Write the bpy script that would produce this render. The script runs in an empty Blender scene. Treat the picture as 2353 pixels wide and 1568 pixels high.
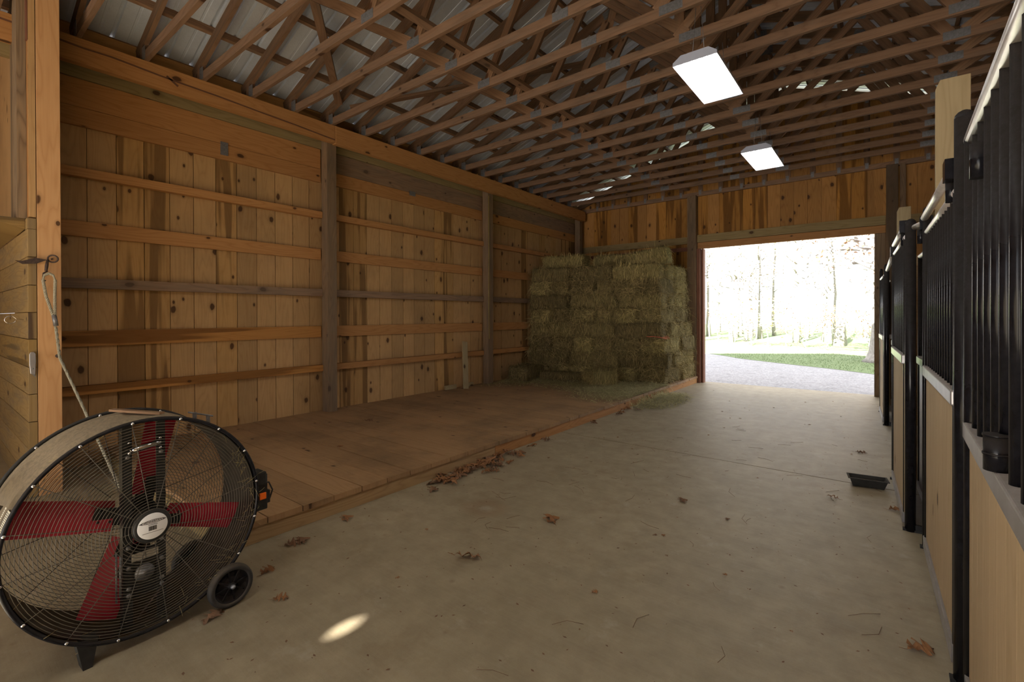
import bpy, math, random
from mathutils import Vector, Matrix, noise as mnoise
R = random.Random
sc = bpy.context.scene
COL = sc.collection

# ---------------------------------------------------------------- camera
W_PX, H_PX = 2353.0, 1568.0
F_PX = 1087.4
EYE_Z = 1.43
YAW, PITCH, ROLL = .6659, .0048, -.0028
def _cam_rows():
    cy, sy = math.cos(YAW), math.sin(YAW); cp, sp = math.cos(PITCH), math.sin(PITCH); cr, sr = math.cos(ROLL), math.sin(ROLL)
    A = Matrix(((cy, sy, 0), (-sy, cy, 0), (0, 0, 1)))
    B = Matrix(((1, 0, 0), (0, 0, -1), (0, 1, 0)))
    P = Matrix(((1, 0, 0), (0, cp, -sp), (0, sp, cp)))
    Q = Matrix(((cr, -sr, 0), (sr, cr, 0), (0, 0, 1)))
    return Q @ P @ B @ A
_M = _cam_rows()
cam_data = bpy.data.cameras.new('camera'); cam = bpy.data.objects.new('camera', cam_data); COL.objects.link(cam)
cam_data.sensor_width = 36.0; cam_data.lens = 36.0 * F_PX / W_PX
cam_data.shift_y = -52.4 / W_PX
cam_data.clip_start = .05; cam_data.clip_end = 300
_r = Matrix((_M[0], -_M[1], -_M[2])).transposed()
cam.matrix_world = Matrix.Translation((0, 0, EYE_Z)) @ _r.to_4x4()
sc.camera = cam

# ---------------------------------------------------------------- light and exposure
sc.view_settings.view_transform = 'Standard'; sc.view_settings.look = 'None'
sc.view_settings.gamma = 1; sc.view_settings.use_curve_mapping = False
sc.view_settings.exposure = 0.66
world = bpy.data.worlds.new('sky'); sc.world = world; world.use_nodes = True
_bg = world.node_tree.nodes['Background']; _bg.inputs[0].default_value = (.93, .95, 1, 1); _bg.inputs[1].default_value = 2.0
sun_d = bpy.data.lights.new('sun', 'SUN'); sun_d.energy = 36.0; sun_d.angle = math.radians(.53); sun_d.color = (1, .95, .88)
sun = bpy.data.objects.new('sun', sun_d); COL.objects.link(sun)
sun.rotation_euler = Vector((0, -.891, .454)).to_track_quat('Z', 'Y').to_euler()
TUBE_POWER = 16.0

# ---------------------------------------------------------------- mesh builder
class MB:
    def __init__(s): s.v = []; s.f = []; s.uv = []; s.rn = []; s.mi = []; s.sm = []
    def face(s, idx, uvs=None, rn=0., mi=0, sm=False):
        s.f.append(tuple(idx)); s.uv.append(uvs or [(0, 0)] * len(idx)); s.rn.append(rn); s.mi.append(mi); s.sm.append(sm)
    def beam(s, p0, p1, w, h, up=(0, 0, 1), rn=None, mi=0, u0=None):
        """box from p0 to p1, w across (side), h along up; centred on the line"""
        p0 = Vector(p0); p1 = Vector(p1); d = p1 - p0; L = d.length; d.normalize()
        up = Vector(up); side = d.cross(up).normalized(); up = side.cross(d).normalized()
        if rn is None: rn = RND.random()
        u0 = RND.random() * 40 if u0 is None else u0
        b = len(s.v)
        for p in (p0, p1):
            for a, c in ((-1, -1), (1, -1), (1, 1), (-1, 1)):
                s.v.append(p + side * (a * w / 2) + up * (c * h / 2))
        o = 0.
        for k, wd in ((0, w), (1, h), (2, w), (3, h)):
            a, c = k, (k + 1) % 4
            s.face((b + a, b + 4 + a, b + 4 + c, b + c), [(u0, o), (u0 + L, o), (u0 + L, o + wd), (u0, o + wd)], rn, mi)
            o += wd + .31
        s.face((b, b + 1, b + 2, b + 3), [(u0, 0), (u0, w), (u0 + .01, w), (u0 + .01, 0)], rn, mi)
        s.face((b + 7, b + 6, b + 5, b + 4), [(u0, 0), (u0, w), (u0 + .01, w), (u0 + .01, 0)], rn, mi)
        return s
    def box(s, lo, hi, axis=2, rn=None, mi=0):
        """axis-aligned box, grain along axis"""
        lo = Vector(lo); hi = Vector(hi); c = (lo + hi) / 2; sz = hi - lo
        d = Vector((0, 0, 0)); d[axis] = sz[axis] / 2
        up = Vector((0, 0, 1)) if axis != 2 else Vector((0, 1, 0))
        if axis == 2: w, h = sz.x, sz.y
        elif axis == 1: w, h = sz.x, sz.z
        else: w, h = sz.y, sz.z
        return s.beam(c - d, c + d, w, h, up, rn, mi)
    def tube(s, pts, r, seg=10, closed=False, caps=True, rn=0., mi=0):
        pts = [Vector(p) for p in pts]; n = len(pts)
        rr = r if isinstance(r, (list, tuple)) else [r] * n
        rings = []; prev = None; acc = 0
        for i, p in enumerate(pts):
            if closed: t = pts[(i + 1) % n] - pts[i - 1]
            else: t = (pts[min(i + 1, n - 1)] - pts[max(i - 1, 0)])
            t.normalize()
            if prev is None:
                a = Vector((0, 0, 1)) if abs(t.z) < .9 else Vector((1, 0, 0)); nrm = t.cross(a).normalized()
            else:
                nrm = (prev - t * prev.dot(t)).normalized()
            prev = nrm; bn = t.cross(nrm); b = len(s.v); rings.append(b)
            for k in range(seg):
                an = 2 * math.pi * k / seg; s.v.append(p + (nrm * math.cos(an) + bn * math.sin(an)) * rr[i])
        m = n if closed else n - 1
        for i in range(m):
            a = rings[i]; c = rings[(i + 1) % n]; L = (pts[(i + 1) % n] - pts[i]).length
            for k in range(seg):
                k2 = (k + 1) % seg
                s.face((a + k, a + k2, c + k2, c + k), [(acc, k / seg * .3), (acc, (k + 1) / seg * .3), (acc + L, (k + 1) / seg * .3), (acc + L, k / seg * .3)], rn, mi, True)
            acc += L
        if caps and not closed:
            s.face(tuple(rings[0] + k for k in range(seg))[::-1], None, rn, mi); s.face(tuple(rings[-1] + k for k in range(seg)), None, rn, mi)
        return s
    def lathe(s, prof, c, axis=(1, 0, 0), seg=48, rn=0., mi=0, sm=True, closed=False):
        """prof: list of (along axis, radius)"""
        c = Vector(c); ax = Vector(axis).normalized(); a = Vector((0, 0, 1)) if abs(ax.z) < .9 else Vector((1, 0, 0))
        u = ax.cross(a).normalized(); v = ax.cross(u); b = len(s.v)
        for (t, r) in prof:
            for k in range(seg):
                an = 2 * math.pi * k / seg; s.v.append(c + ax * t + (u * math.cos(an) + v * math.sin(an)) * r)
        n = len(prof)
        for i in range(n if closed else n - 1):
            j = (i + 1) % n
            for k in range(seg):
                k2 = (k + 1) % seg
                s.face((b + i * seg + k, b + j * seg + k, b + j * seg + k2, b + i * seg + k2), [(k / seg, i), (k / seg, i + 1), ((k + 1) / seg, i + 1), ((k + 1) / seg, i)], rn, mi, sm)
        return s
    def poly(s, pts, rn=0., mi=0):
        b = len(s.v); s.v += [Vector(p) for p in pts]; s.face(tuple(range(b, b + len(pts))), [(p[0], p[1]) for p in pts], rn, mi); return s
    def prism(s, pts, off, rn=0., mi=0):
        off = Vector(off); b = len(s.v); n = len(pts)
        s.v += [Vector(p) for p in pts] + [Vector(p) + off for p in pts]
        s.face(tuple(range(b, b + n))[::-1], [(s.v[b + k][0] + s.v[b + k][1], s.v[b + k][2]) for k in range(n)][::-1], rn, mi)
        s.face(tuple(range(b + n, b + 2 * n)), [(s.v[b + k][0] + s.v[b + k][1], s.v[b + k][2]) for k in range(n)], rn, mi)
        for k in range(n):
            k2 = (k + 1) % n; s.face((b + k, b + k2, b + n + k2, b + n + k), [(0, 0), (.1, 0), (.1, .05), (0, .05)], rn, mi)
        return s
    def data(s, name, mats):
        me = bpy.data.meshes.new(name); me.from_pydata([tuple(v) for v in s.v], [], s.f)
        for m in (mats if isinstance(mats, (list, tuple)) else [mats]): me.materials.append(m)
        uvl = me.uv_layers.new(name='UVMap'); flat = []
        for u in s.uv:
            for a in u: flat += [a[0], a[1]]
        uvl.data.foreach_set('uv', flat)
        at = me.attributes.new('rnd', 'FLOAT', 'FACE'); at.data.foreach_set('value', s.rn)
        me.polygons.foreach_set('material_index', s.mi); me.polygons.foreach_set('use_smooth', s.sm)
        me.update(); return me
    def obj(s, name, mats, parent=None, loc=None, bevel=0, seg=2):
        o = bpy.data.objects.new(name, s.data(name, mats)); COL.objects.link(o)
        if parent: o.parent = parent
        if loc: o.location = loc
        if bevel:
            m = o.modifiers.new('bevel', 'BEVEL'); m.width = bevel; m.segments = seg; m.limit_method = 'ANGLE'
        return o
RND = R(7)
def tag(o, label=None, cat=None, group=None, kind=None):
    if label: o['label'] = label
    if cat: o['category'] = cat
    if group: o['group'] = group
    if kind: o['kind'] = kind
    return o
def empty(name, loc=(0, 0, 0), rz=0, label=None, cat=None, group=None, kind=None):
    o = bpy.data.objects.new(name, None); COL.objects.link(o); o.location = loc; o.rotation_euler = (0, 0, rz); o.empty_display_size = .1
    return tag(o, label, cat, group, kind)
def copy_tree(o, parent=None):
    c = o.copy(); COL.objects.link(c)
    if parent: c.parent = parent
    for ch in list(o.children): copy_tree(ch, c)
    return c
def link_copy(src, name, parent=None, loc=None, rot=None):
    c = src.copy(); c.name = name; COL.objects.link(c)
    if parent: c.parent = parent
    if loc is not None: c.location = loc
    if rot is not None: c.rotation_euler = rot
    return c

# ---------------------------------------------------------------- materials
def nt(name):
    m = bpy.data.materials.new(name); m.use_nodes = True; t = m.node_tree
    return m, t, t.nodes['Principled BSDF']
class N:
    def __init__(s, t): s.t = t
    def n(s, typ, **kw):
        x = s.t.nodes.new(typ)
        for k, v in kw.items():
            if k.startswith('i_'):
                key = k[2:]; key = int(key) if key.isdigit() else key
                if hasattr(v, 'bl_idname') or isinstance(v, bpy.types.NodeSocket): s.t.links.new(v, x.inputs[key])
                else: x.inputs[key].default_value = v
            else: setattr(x, k, v)
        return x
    def math(s, op, a, b=None, c=None, clamp=False):
        x = s.t.nodes.new('ShaderNodeMath'); x.operation = op; x.use_clamp = clamp
        for i, v in enumerate((a, b, c)):
            if v is None: continue
            if isinstance(v, bpy.types.NodeSocket): s.t.links.new(v, x.inputs[i])
            else: x.inputs[i].default_value = v
        return x.outputs[0]
    def mix(s, f, a, b, mode='MIX'):
        x = s.t.nodes.new('ShaderNodeMix'); x.data_type = 'RGBA'; x.blend_type = mode
        for i, v in ((0, f), (6, a), (7, b)):
            if isinstance(v, bpy.types.NodeSocket): s.t.links.new(v, x.inputs[i])
            elif i == 0: x.inputs[0].default_value = v
            else: x.inputs[i].default_value = (*v, 1) if len(v) == 3 else v
        return x.outputs[2]
    def ramp(s, f, lo, hi, a=0., b=1.):
        x = s.t.nodes.new('ShaderNodeMapRange'); x.clamp = True
        s.t.links.new(f, x.inputs[0]); x.inputs[1].default_value = lo; x.inputs[2].default_value = hi; x.inputs[3].default_value = a; x.inputs[4].default_value = b
        return x.outputs[0]
    def noise(s, vec, scale, detail=3, rough=.55, dim='3D'):
        x = s.t.nodes.new('ShaderNodeTexNoise'); x.noise_dimensions = dim
        s.t.links.new(vec, x.inputs['Vector']); x.inputs['Scale'].default_value = scale; x.inputs['Detail'].default_value = detail; x.inputs['Roughness'].default_value = rough
        return x.outputs[0]
    def comb(s, x_, y_, z_=0.):
        x = s.t.nodes.new('ShaderNodeCombineXYZ')
        for i, v in enumerate((x_, y_, z_)):
            if isinstance(v, bpy.types.NodeSocket): s.t.links.new(v, x.inputs[i])
            else: x.inputs[i].default_value = v
        return x.outputs[0]
    def sep(s, v):
        x = s.t.nodes.new('ShaderNodeSeparateXYZ'); s.t.links.new(v, x.inputs[0]); return x.outputs
    def bump(s, h, strength, dist=.01):
        x = s.t.nodes.new('ShaderNodeBump'); s.t.links.new(h, x.inputs['Height']); x.inputs['Strength'].default_value = strength; x.inputs['Distance'].default_value = dist
        return x.outputs[0]

def wood(name, light, dark, knots=1.0, streak=.3, grain=.5, tone=.18, rough=.72, grey=0., knot_scale=2.6, dirt=0., kcol=(.055, .022, .008)):
    m, t, b = nt(name); g = N(t)
    uv = g.n('ShaderNodeUVMap', uv_map='UVMap').outputs[0]
    rn = g.n('ShaderNodeAttribute', attribute_name='rnd').outputs['Fac']
    u, v, _ = g.sep(uv)
    r10 = g.math('MULTIPLY', rn, 37.)
    # annual rings: low frequency field sliced into lines
    warp = g.noise(g.comb(g.math('MULTIPLY', u, .55), g.math('MULTIPLY', v, 5.), r10), 1., 2, .5)
    lines = g.math('FRACT', g.math('MULTIPLY', warp, 16.))
    lines = g.math('ABSOLUTE', g.math('SUBTRACT', g.math('MULTIPLY', lines, 2.), 1.))
    lines = g.math('POWER', lines, 2.5)
    fine = g.noise(g.comb(g.math('MULTIPLY', u, 3.), g.math('MULTIPLY', v, 160.), r10), 1., 2, .6)
    col = g.mix(g.math('MULTIPLY', lines, grain), light, dark)
    col = g.mix(g.ramp(fine, .35, .7, 0., .22), col, dark)
    # heartwood streaks
    sn = g.noise(g.comb(g.math('MULTIPLY', u, .35), g.math('MULTIPLY', v, 7.), g.math('MULTIPLY', rn, 91.)), 1., 2, .6)
    pick = g.math('FRACT', g.math('MULTIPLY', rn, 17.31))
    pick = g.math('LESS_THAN', pick, streak)
    sf = g.math('MULTIPLY', g.ramp(sn, .5, .56, 0., .72), pick)
    col = g.mix(sf, col, tuple(c * .42 for c in dark))
    # knots
    for sc_, thr, soft, pr in ((knot_scale, .05, .02, .42), (knot_scale * 2.1, .055, .02, .2)):
        if knots <= 0: break
        kv = g.comb(g.math('ADD', g.math('MULTIPLY', u, .62), g.math('MULTIPLY', rn, 53.)), g.math('ADD', v, g.math('MULTIPLY', rn, 31.)), 0.)
        vo = g.n('ShaderNodeTexVoronoi', feature='F1', distance='EUCLIDEAN', voronoi_dimensions='2D', i_Vector=kv); vo.inputs['Scale'].default_value = sc_
        wob = g.noise(kv, 22., 1, .5)
        d = g.math('ADD', vo.outputs['Distance'], g.math('MULTIPLY', g.math('SUBTRACT', wob, .5), .06))
        cr = g.sep(vo.outputs['Color'])[0]
        on = g.math('LESS_THAN', cr, pr * knots)
        core = g.math('MULTIPLY', g.ramp(d, thr, thr + soft, 1., 0.), on)
        halo = g.math('MULTIPLY', g.ramp(d, thr, thr * 2.6, .5, 0.), on)
        col = g.mix(halo, col, tuple(c * .55 for c in dark)); col = g.mix(g.math('MULTIPLY', core, .88), col, kcol)
    if grey > 0:
        gn = g.noise(g.comb(g.math('MULTIPLY', u, .9), g.math('MULTIPLY', v, 6.), r10), 1.6, 4, .65)
        lum = sum(light) / 3
        col = g.mix(g.ramp(gn, .5 - grey * .45, .85, 0., .85), col, (lum * .66, lum * .54, lum * .40))
    if dirt > 0:
        pos = g.n('ShaderNodeNewGeometry').outputs['Position']
        dn = g.noise(pos, 1.7, 5, .65)
        col = g.mix(g.ramp(dn, .45, .75, 0., dirt), col, (.055, .042, .028))
    hsv = g.n('ShaderNodeHueSaturation'); t.links.new(col, hsv.inputs['Color'])
    t.links.new(g.ramp(rn, 0, 1, 1 - tone, 1 + tone), hsv.inputs['Value'])
    t.links.new(g.ramp(pick, 0, 1, 1., 1.06), hsv.inputs['Saturation'])
    t.links.new(hsv.outputs[0], b.inputs['Base Color']); b.inputs['Roughness'].default_value = rough
    b.inputs['Specular IOR Level'].default_value = .25
    t.links.new(g.bump(g.math('ADD', fine, lines), .12, .002), b.inputs['Normal'])
    return m
def plain(name, col, rough=.5, metal=0., var=.15, scale=8., bump=0., spec=.5, dust=0., dust_col=(.22, .17, .11)):
    m, t, b = nt(name); g = N(t)
    pos = g.n('ShaderNodeTexCoord').outputs['Object']
    n_ = g.noise(pos, scale, 4, .6)
    c = g.mix(g.ramp(n_, .3, .7, 0., 1.), tuple(x * (1 - var) for x in col), tuple(min(1, x * (1 + var)) for x in col))
    if dust > 0:
        nz = g.sep(g.n('ShaderNodeNewGeometry').outputs['Normal'])[2]
        f = g.math('MULTIPLY', g.ramp(nz, .05, .75), g.ramp(g.noise(pos, scale * 3, 5, .7), .25, .6, .5, 1.))
        c = g.mix(g.math('MULTIPLY', f, dust), c, dust_col)
        t.links.new(g.ramp(f, 0, .6, rough, .95), b.inputs['Roughness'])
    else: b.inputs['Roughness'].default_value = rough
    t.links.new(c, b.inputs['Base Color']); b.inputs['Metallic'].default_value = metal; b.inputs['Specular IOR Level'].default_value = spec
    if bump: t.links.new(g.bump(g.noise(pos, scale * 4, 4, .6), bump, .004), b.inputs['Normal'])
    return m

PINE = wood('pine_boards', (.46, .28, .122), (.32, .168, .064), knots=1.0, streak=.3, grain=.42, tone=.14, dirt=.22)
PINE_GABLE = wood('pine_gable_boards', (.43, .215, .062), (.26, .11, .026), knots=1.1, streak=.38, grain=.5, tone=.16, dirt=.15)
GIRT = wood('orange_girt_wood', (.44, .22, .078), (.30, .125, .036), knots=.5, streak=.1, grain=.5, tone=.12)
GREYGIRT = wood('weathered_girt_wood', (.30, .185, .11), (.18, .10, .055), knots=.5, streak=.1, grain=.6, tone=.1, grey=.5)
POST = wood('weathered_post_wood', (.25, .155, .082), (.13, .075, .036), knots=.6, streak=.1, grain=.6, tone=.1, grey=.55)
TREATED = wood('treated_wood', (.30, .22, .10), (.19, .13, .05), knots=.6, streak=.05, grain=.6, tone=.08)
FASCIA = wood('fascia_wood', (.38, .25, .125), (.25, .15, .065), knots=.7, streak=0., grain=.6, tone=.05)
CREAM = wood('fresh_treated_wood', (.38, .295, .165), (.27, .20, .10), knots=.5, streak=0., grain=.5, tone=.05)
TRUSS = wood('truss_wood', (.27, .158, .092), (.16, .085, .045), knots=.6, streak=.05, grain=.55, tone=.2, grey=.1)
DECK = wood('deck_boards', (.37, .225, .112), (.26, .145, .065), knots=.35, streak=0., grain=.4, tone=.1, dirt=.55, rough=.62)
PLANK = wood('left_board_wood', (.58, .33, .15), (.43, .21, .08), knots=.6, streak=0., grain=.5, tone=.02)
LOGW = wood('yellow_plank_wood', (.33, .215, .085), (.22, .13, .045), knots=.5, streak=.05, grain=.6, tone=.12, grey=.12)
JAMB = wood('old_jamb_wood', (.30, .20, .11), (.14, .085, .045), knots=.6, streak=.3, grain=.8, tone=.1, grey=.5)
REDJ = wood('red_brown_jamb_wood', (.23, .10, .06), (.13, .05, .03), knots=.2, streak=0., grain=.5, tone=.05)
STALLW = wood('stall_board_wood', (.52, .385, .225), (.40, .28, .15), knots=.5, streak=0., grain=.4, tone=.04, knot_scale=1.6)
GALV = plain('galvanised_plate', (.22, .22, .225), .42, .55, .25, 60.)
BLACK = plain('black_powder_coat', (.010, .010, .013), .2, 0., .4, 30., spec=.22, dust=.1)
BLACKM = plain('black_matt_metal', (.018, .018, .018), .5, 0., .4, 30., spec=.4, dust=.2, dust_col=(.12, .1, .07))
STEEL = plain('dusty_steel_channel', (.42, .40, .40), .3, .6, .12, 14., dust=.55, dust_col=(.3, .26, .22))
RAILM = plain('bare_steel_rail', (.75, .72, .70), .3, .6, .12, 14., dust=.12, dust_col=(.4, .35, .3))
CHROME = plain('chrome', (.7, .7, .72), .12, 1., .05)
RED = plain('red_blade_paint', (.42, .018, .045), .35, 0., .15, 12., dust=.3)
DRUM = plain('drum_steel', (.022, .022, .02), .45, .2, .3, 22., spec=.4, dust=.95, dust_col=(.33, .255, .16))
DRUMIN = plain('drum_inside_steel', (.035, .029, .022), .55, .1, .5, 9., spec=.3)
WIRE = plain('dusty_grille_wire', (.11, .10, .085), .4, .4, .3, 40., dust=.4, dust_col=(.3, .25, .18))
WHITE = plain('white_label', (.72, .73, .74), .5, 0., .02)
INK = plain('label_ink', (.03, .03, .035), .5, 0., .1)
ORANGE = plain('orange_switch', (.9, .16, .01), .4, 0., .05)
RUBBER = plain('dusty_rubber', (.028, .026, .024), .7, 0., .4, 30., dust=.3, dust_col=(.2, .15, .09))
LAMPW = plain('lamp_housing_white', (.36, .39, .47), .4, 0., .03)
ROPE = plain('rope_fibre', (.36, .33, .24), .9, 0., .4, 160., bump=.5)
TWINE = plain('red_twine', (.75, .16, .10), .8, 0., .1)
LEAF = plain('dry_oak_leaf', (.22, .10, .035), .75, 0., .45, 18., bump=.2)
LEAF2 = plain('dull_dry_leaf', (.17, .09, .045), .8, 0., .4, 18.)
PAN = plain('black_loaf_pan', (.03, .03, .028), .5, .2, .3, 20., dust=.55, dust_col=(.12, .1, .07))
YELLOWCORD = plain('yellow_cord', (.45, .36, .08), .6, 0., .1)

def hay_mat(name, a, b_, c_):
    m, t, b = nt(name); g = N(t); pos = g.n('ShaderNodeTexCoord').outputs['Object']
    rn = g.n('ShaderNodeAttribute', attribute_name='rnd').outputs['Fac']
    oi = g.n('ShaderNodeObjectInfo').outputs['Random']
    x, y, z = g.sep(pos)
    st = g.noise(g.comb(g.math('MULTIPLY', x, 48.), g.math('MULTIPLY', y, 48.), g.math('MULTIPLY', z, 9.)), 1., 4, .7)
    big = g.noise(pos, 6., 3, .6)
    col = g.mix(g.ramp(st, .3, .7), a, b_); col = g.mix(g.ramp(big, .4, .75, 0., .6), col, c_)
    col = g.mix(g.ramp(rn, .2, 1., 0., .9), col, tuple(min(1, q * 1.75) for q in b_))
    h = g.n('ShaderNodeHueSaturation'); t.links.new(col, h.inputs['Color']); t.links.new(g.ramp(oi, 0, 1, .6, 1.25), h.inputs['Value']); t.links.new(g.ramp(oi, 0, 1, .497, .508), h.inputs['Hue'])
    t.links.new(h.outputs[0], b.inputs['Base Color']); b.inputs['Roughness'].default_value = .85; b.inputs['Specular IOR Level'].default_value = .2
    t.links.new(g.bump(st, .9, .03), b.inputs['Normal']); return m
HAY = hay_mat('hay', (.09, .070, .026), (.38, .285, .12), (.175, .145, .052))
LOOSE = hay_mat('loose_hay', (.20, .155, .06), (.66, .54, .27), (.34, .29, .12))

def concrete_mat():
    m, t, b = nt('concrete'); g = N(t); pos = g.n('ShaderNodeNewGeometry').outputs['Position']
    x, y, z = g.sep(pos)
    big = g.noise(pos, .8, 5, .6); mid = g.noise(pos, 7., 5, .65); fine = g.noise(pos, 120., 3, .7)
    brush = g.noise(g.comb(g.math('MULTIPLY', x, 3.), g.math('MULTIPLY', y, 70.), 0.), 1., 3, .6)
    col = g.mix(g.ramp(big, .3, .7), (.295, .24, .15), (.395, .325, .21))
    col = g.mix(g.ramp(mid, .35, .72, 0., .5), col, (.16, .12, .07))
    col = g.mix(g.ramp(brush, .4, .7, 0., .14), col, (.42, .37, .28))
    col = g.mix(g.ramp(fine, .45, .8, 0., .25), col, (.22, .18, .13))
    sm_ = g.noise(pos, 2.6, 6, .7); col = g.mix(g.ramp(sm_, .56, .68, 0., .35), col, (.20, .135, .07)); col = g.mix(g.ramp(g.noise(pos, 4.3, 5, .7), .6, .72, 0., .3), col, (.48, .43, .34))
    vo = g.n('ShaderNodeTexVoronoi', i_Vector=pos); vo.inputs['Scale'].default_value = 7.
    wob = g.noise(pos, 60., 2, .6)
    d = g.math('ADD', vo.outputs['Distance'], g.math('MULTIPLY', wob, .1))
    cr = g.sep(vo.outputs['Color'])
    spot = g.math('MULTIPLY', g.ramp(d, .10, .2, .5, 0.), g.math('LESS_THAN', cr[0], .2)); col = g.mix(spot, col, (.17, .11, .06))
    w = g.math('MULTIPLY', g.ramp(d, .08, .1, .8, 0.), g.math('LESS_THAN', cr[1], .08)); col = g.mix(w, col, (.62, .57, .48))
    # rust bloom ring stain on the floor by the deck
    sx = g.math('SUBTRACT', x, -2.33); sy = g.math('SUBTRACT', y, 2.64)
    dd = g.math('SQRT', g.math('ADD', g.math('MULTIPLY', sx, sx), g.math('MULTIPLY', sy, sy)))
    dd = g.math('ADD', dd, g.math('MULTIPLY', g.math('SUBTRACT', mid, .5), .12))
    ring = g.math('MULTIPLY', g.ramp(dd, .03, .09), g.ramp(dd, .1, .2, .55, 0.)); col = g.mix(g.math('MULTIPLY', ring, .6), col, (.22, .11, .05))
    col = g.mix(g.ramp(dd, .02, .06, .35, 0.), col, (.42, .37, .3))
    t.links.new(col, b.inputs['Base Color']); b.inputs['Roughness'].default_value = .55; b.inputs['Specular IOR Level'].default_value = .35
    t.links.new(g.bump(g.math('ADD', brush, fine), .15, .003), b.inputs['Normal']); return m
CONC = concrete_mat()
def ground_mat(name, a, b_, s1, s2):
    m, t, b = nt(name); g = N(t); pos = g.n('ShaderNodeNewGeometry').outputs['Position']
    col = g.mix(g.ramp(g.noise(pos, s1, 5, .7), .35, .65), a, b_); col = g.mix(g.ramp(g.noise(pos, s2, 4, .6), .5, .75, 0., .35), col, tuple(x * .5 for x in a))
    t.links.new(col, b.inputs['Base Color']); b.inputs['Roughness'].default_value = .9
    t.links.new(g.bump(g.noise(pos, s1, 4, .7), .6, .03), b.inputs['Normal']); return m
GRAVEL = ground_mat('gravel', (.20, .195, .20), (.42, .41, .42), 22., 3.)
GRASS = ground_mat('grass_ground', (.10, .15, .05), (.19, .25, .11), 30., 4.)
BARK = ground_mat('bark', (.22, .2, .18), (.36, .33, .3), 12., 40.)
PALELEAF = ground_mat('pale_leaves', (.36, .34, .14), (.45, .42, .2), 6., 2.)
BROWNLEAF = ground_mat('brown_leaves', (.30, .17, .09), (.42, .26, .15), 6., 2.)
def roof_mat():
    m, t, b = nt('galvanised_roof_sheet'); g = N(t); pos = g.n('ShaderNodeNewGeometry').outputs['Position']
    n_ = g.noise(pos, 3., 5, .65); f = g.noise(pos, 60., 2, .6)
    col = g.mix(g.ramp(n_, .3, .7), (.56, .62, .72), (.68, .74, .83)); col = g.mix(g.ramp(f, .5, .75, 0., .2), col, (.4, .41, .43))
    t.links.new(col, b.inputs['Base Color']); b.inputs['Roughness'].default_value = .45; b.inputs['Metallic'].default_value = .15; return m
ROOF = roof_mat()
def emit(name, col, s):
    m, t, b = nt(name); b.inputs['Base Color'].default_value = (.9, .9, .9, 1); b.inputs['Emission Color'].default_value = (*col, 1); b.inputs['Emission Strength'].default_value = s; return m
TUBEM = emit('lit_tube', (1, .98, .95), TUBE_POWER)

# ================================================================ SETTING
XL = -6.05        # inner face of the left wall boards
YB = 10.45        # inner face of the gable boards
YN = -6.0         # near end behind the camera
XR = 2.75
PEAK_X, EAVE_X = -1.5, -5.75
def roof_z(x):    # underside of the sheet
    return 4.38 + .355 * ((x if x < PEAK_X else 2 * PEAK_X - x) - EAVE_X)
BW = .2245

# floor: two slabs with the open control joint between them
m = MB()
m.box((-8.4, YN, -.15), (3.2, 4.936, 0), 1, .5); m.box((-8.4, 4.950, -.15), (3.2, 10.62, 0), 1, .5); m.box((-8.4, 4.93, -.15), (3.2, 4.96, -.05), 1, .5)
tag(m.obj('floor', CONC), kind='structure')

# left wall boards with outer battens
m = MB(); y = .615; r = R(3)
while y < YB:
    dx = r.uniform(-.003, .003)
    m.box((XL - .022 + dx, y + .0032, .0), (XL + dx, min(y + BW, YB + .02) - .0032, 3.96), 2, r.random())
    m.box((XL - .05, y - .035, .0), (XL - .024, y + .035, 3.96), 2, r.random()); y += BW
m.box((XL - .055, .6, 3.93), (XL - .02, YB, 4.215), 1)
tag(m.obj('wall_left', PINE), kind='structure')

# gable wall at the far end, boards cut to the roof slope, big doorway
m = MB(); x = -6.07; r = R(5); DX0, DX1, DZ = -3.11, -.13, 2.87
k = 0
while x < XR:
    x1 = min(x + BW, XR); dy = r.uniform(-.003, .003)
    def zt(xx): return roof_z(xx) - .12
    cuts = [x] + [q for q in (DX0, DX1) if x < q < x1] + [x1]
    for a, c in zip(cuts, cuts[1:]):
        if c - a < .006: continue
        lo = 0.
        if a > DX0 - .01 and c < DX1 + .01: lo = DZ + .02
        rn = r.random(); a += .0022 * (a == x); c -= .0022 * (c == x1)
        b = len(m.v); u0 = r.random() * 30
        for yy in (YB + dy, YB + .022 + dy):
            m.v += [Vector((a, yy, lo)), Vector((c, yy, lo)), Vector((c, yy, zt(c))), Vector((a, yy, zt(a)))]
        w = c - a
        for q, off in (((0, 1, 2, 3), 0), ((4, 7, 6, 5), 3)):
            m.face([b + i for i in q], [(u0 + (m.v[b + i].z), (m.v[b + i].x - a)) for i in q], rn)
        for q in ((0, 4, 5, 1), (1, 5, 6, 2), (2, 6, 7, 3), (3, 7, 4, 0)): m.face([b + i for i in q], None, rn)
        m.box((x - .035, YB + .026, (DZ + .02) if DX0 - .03 < x < DX1 + .03 else 0.), (x + .035, YB + .05, min(zt(x - .035), zt(x + .035))), 2, r.random())
    x = x1; k += 1
tag(m.obj('wall_back', PINE_GABLE), kind='structure')

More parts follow.
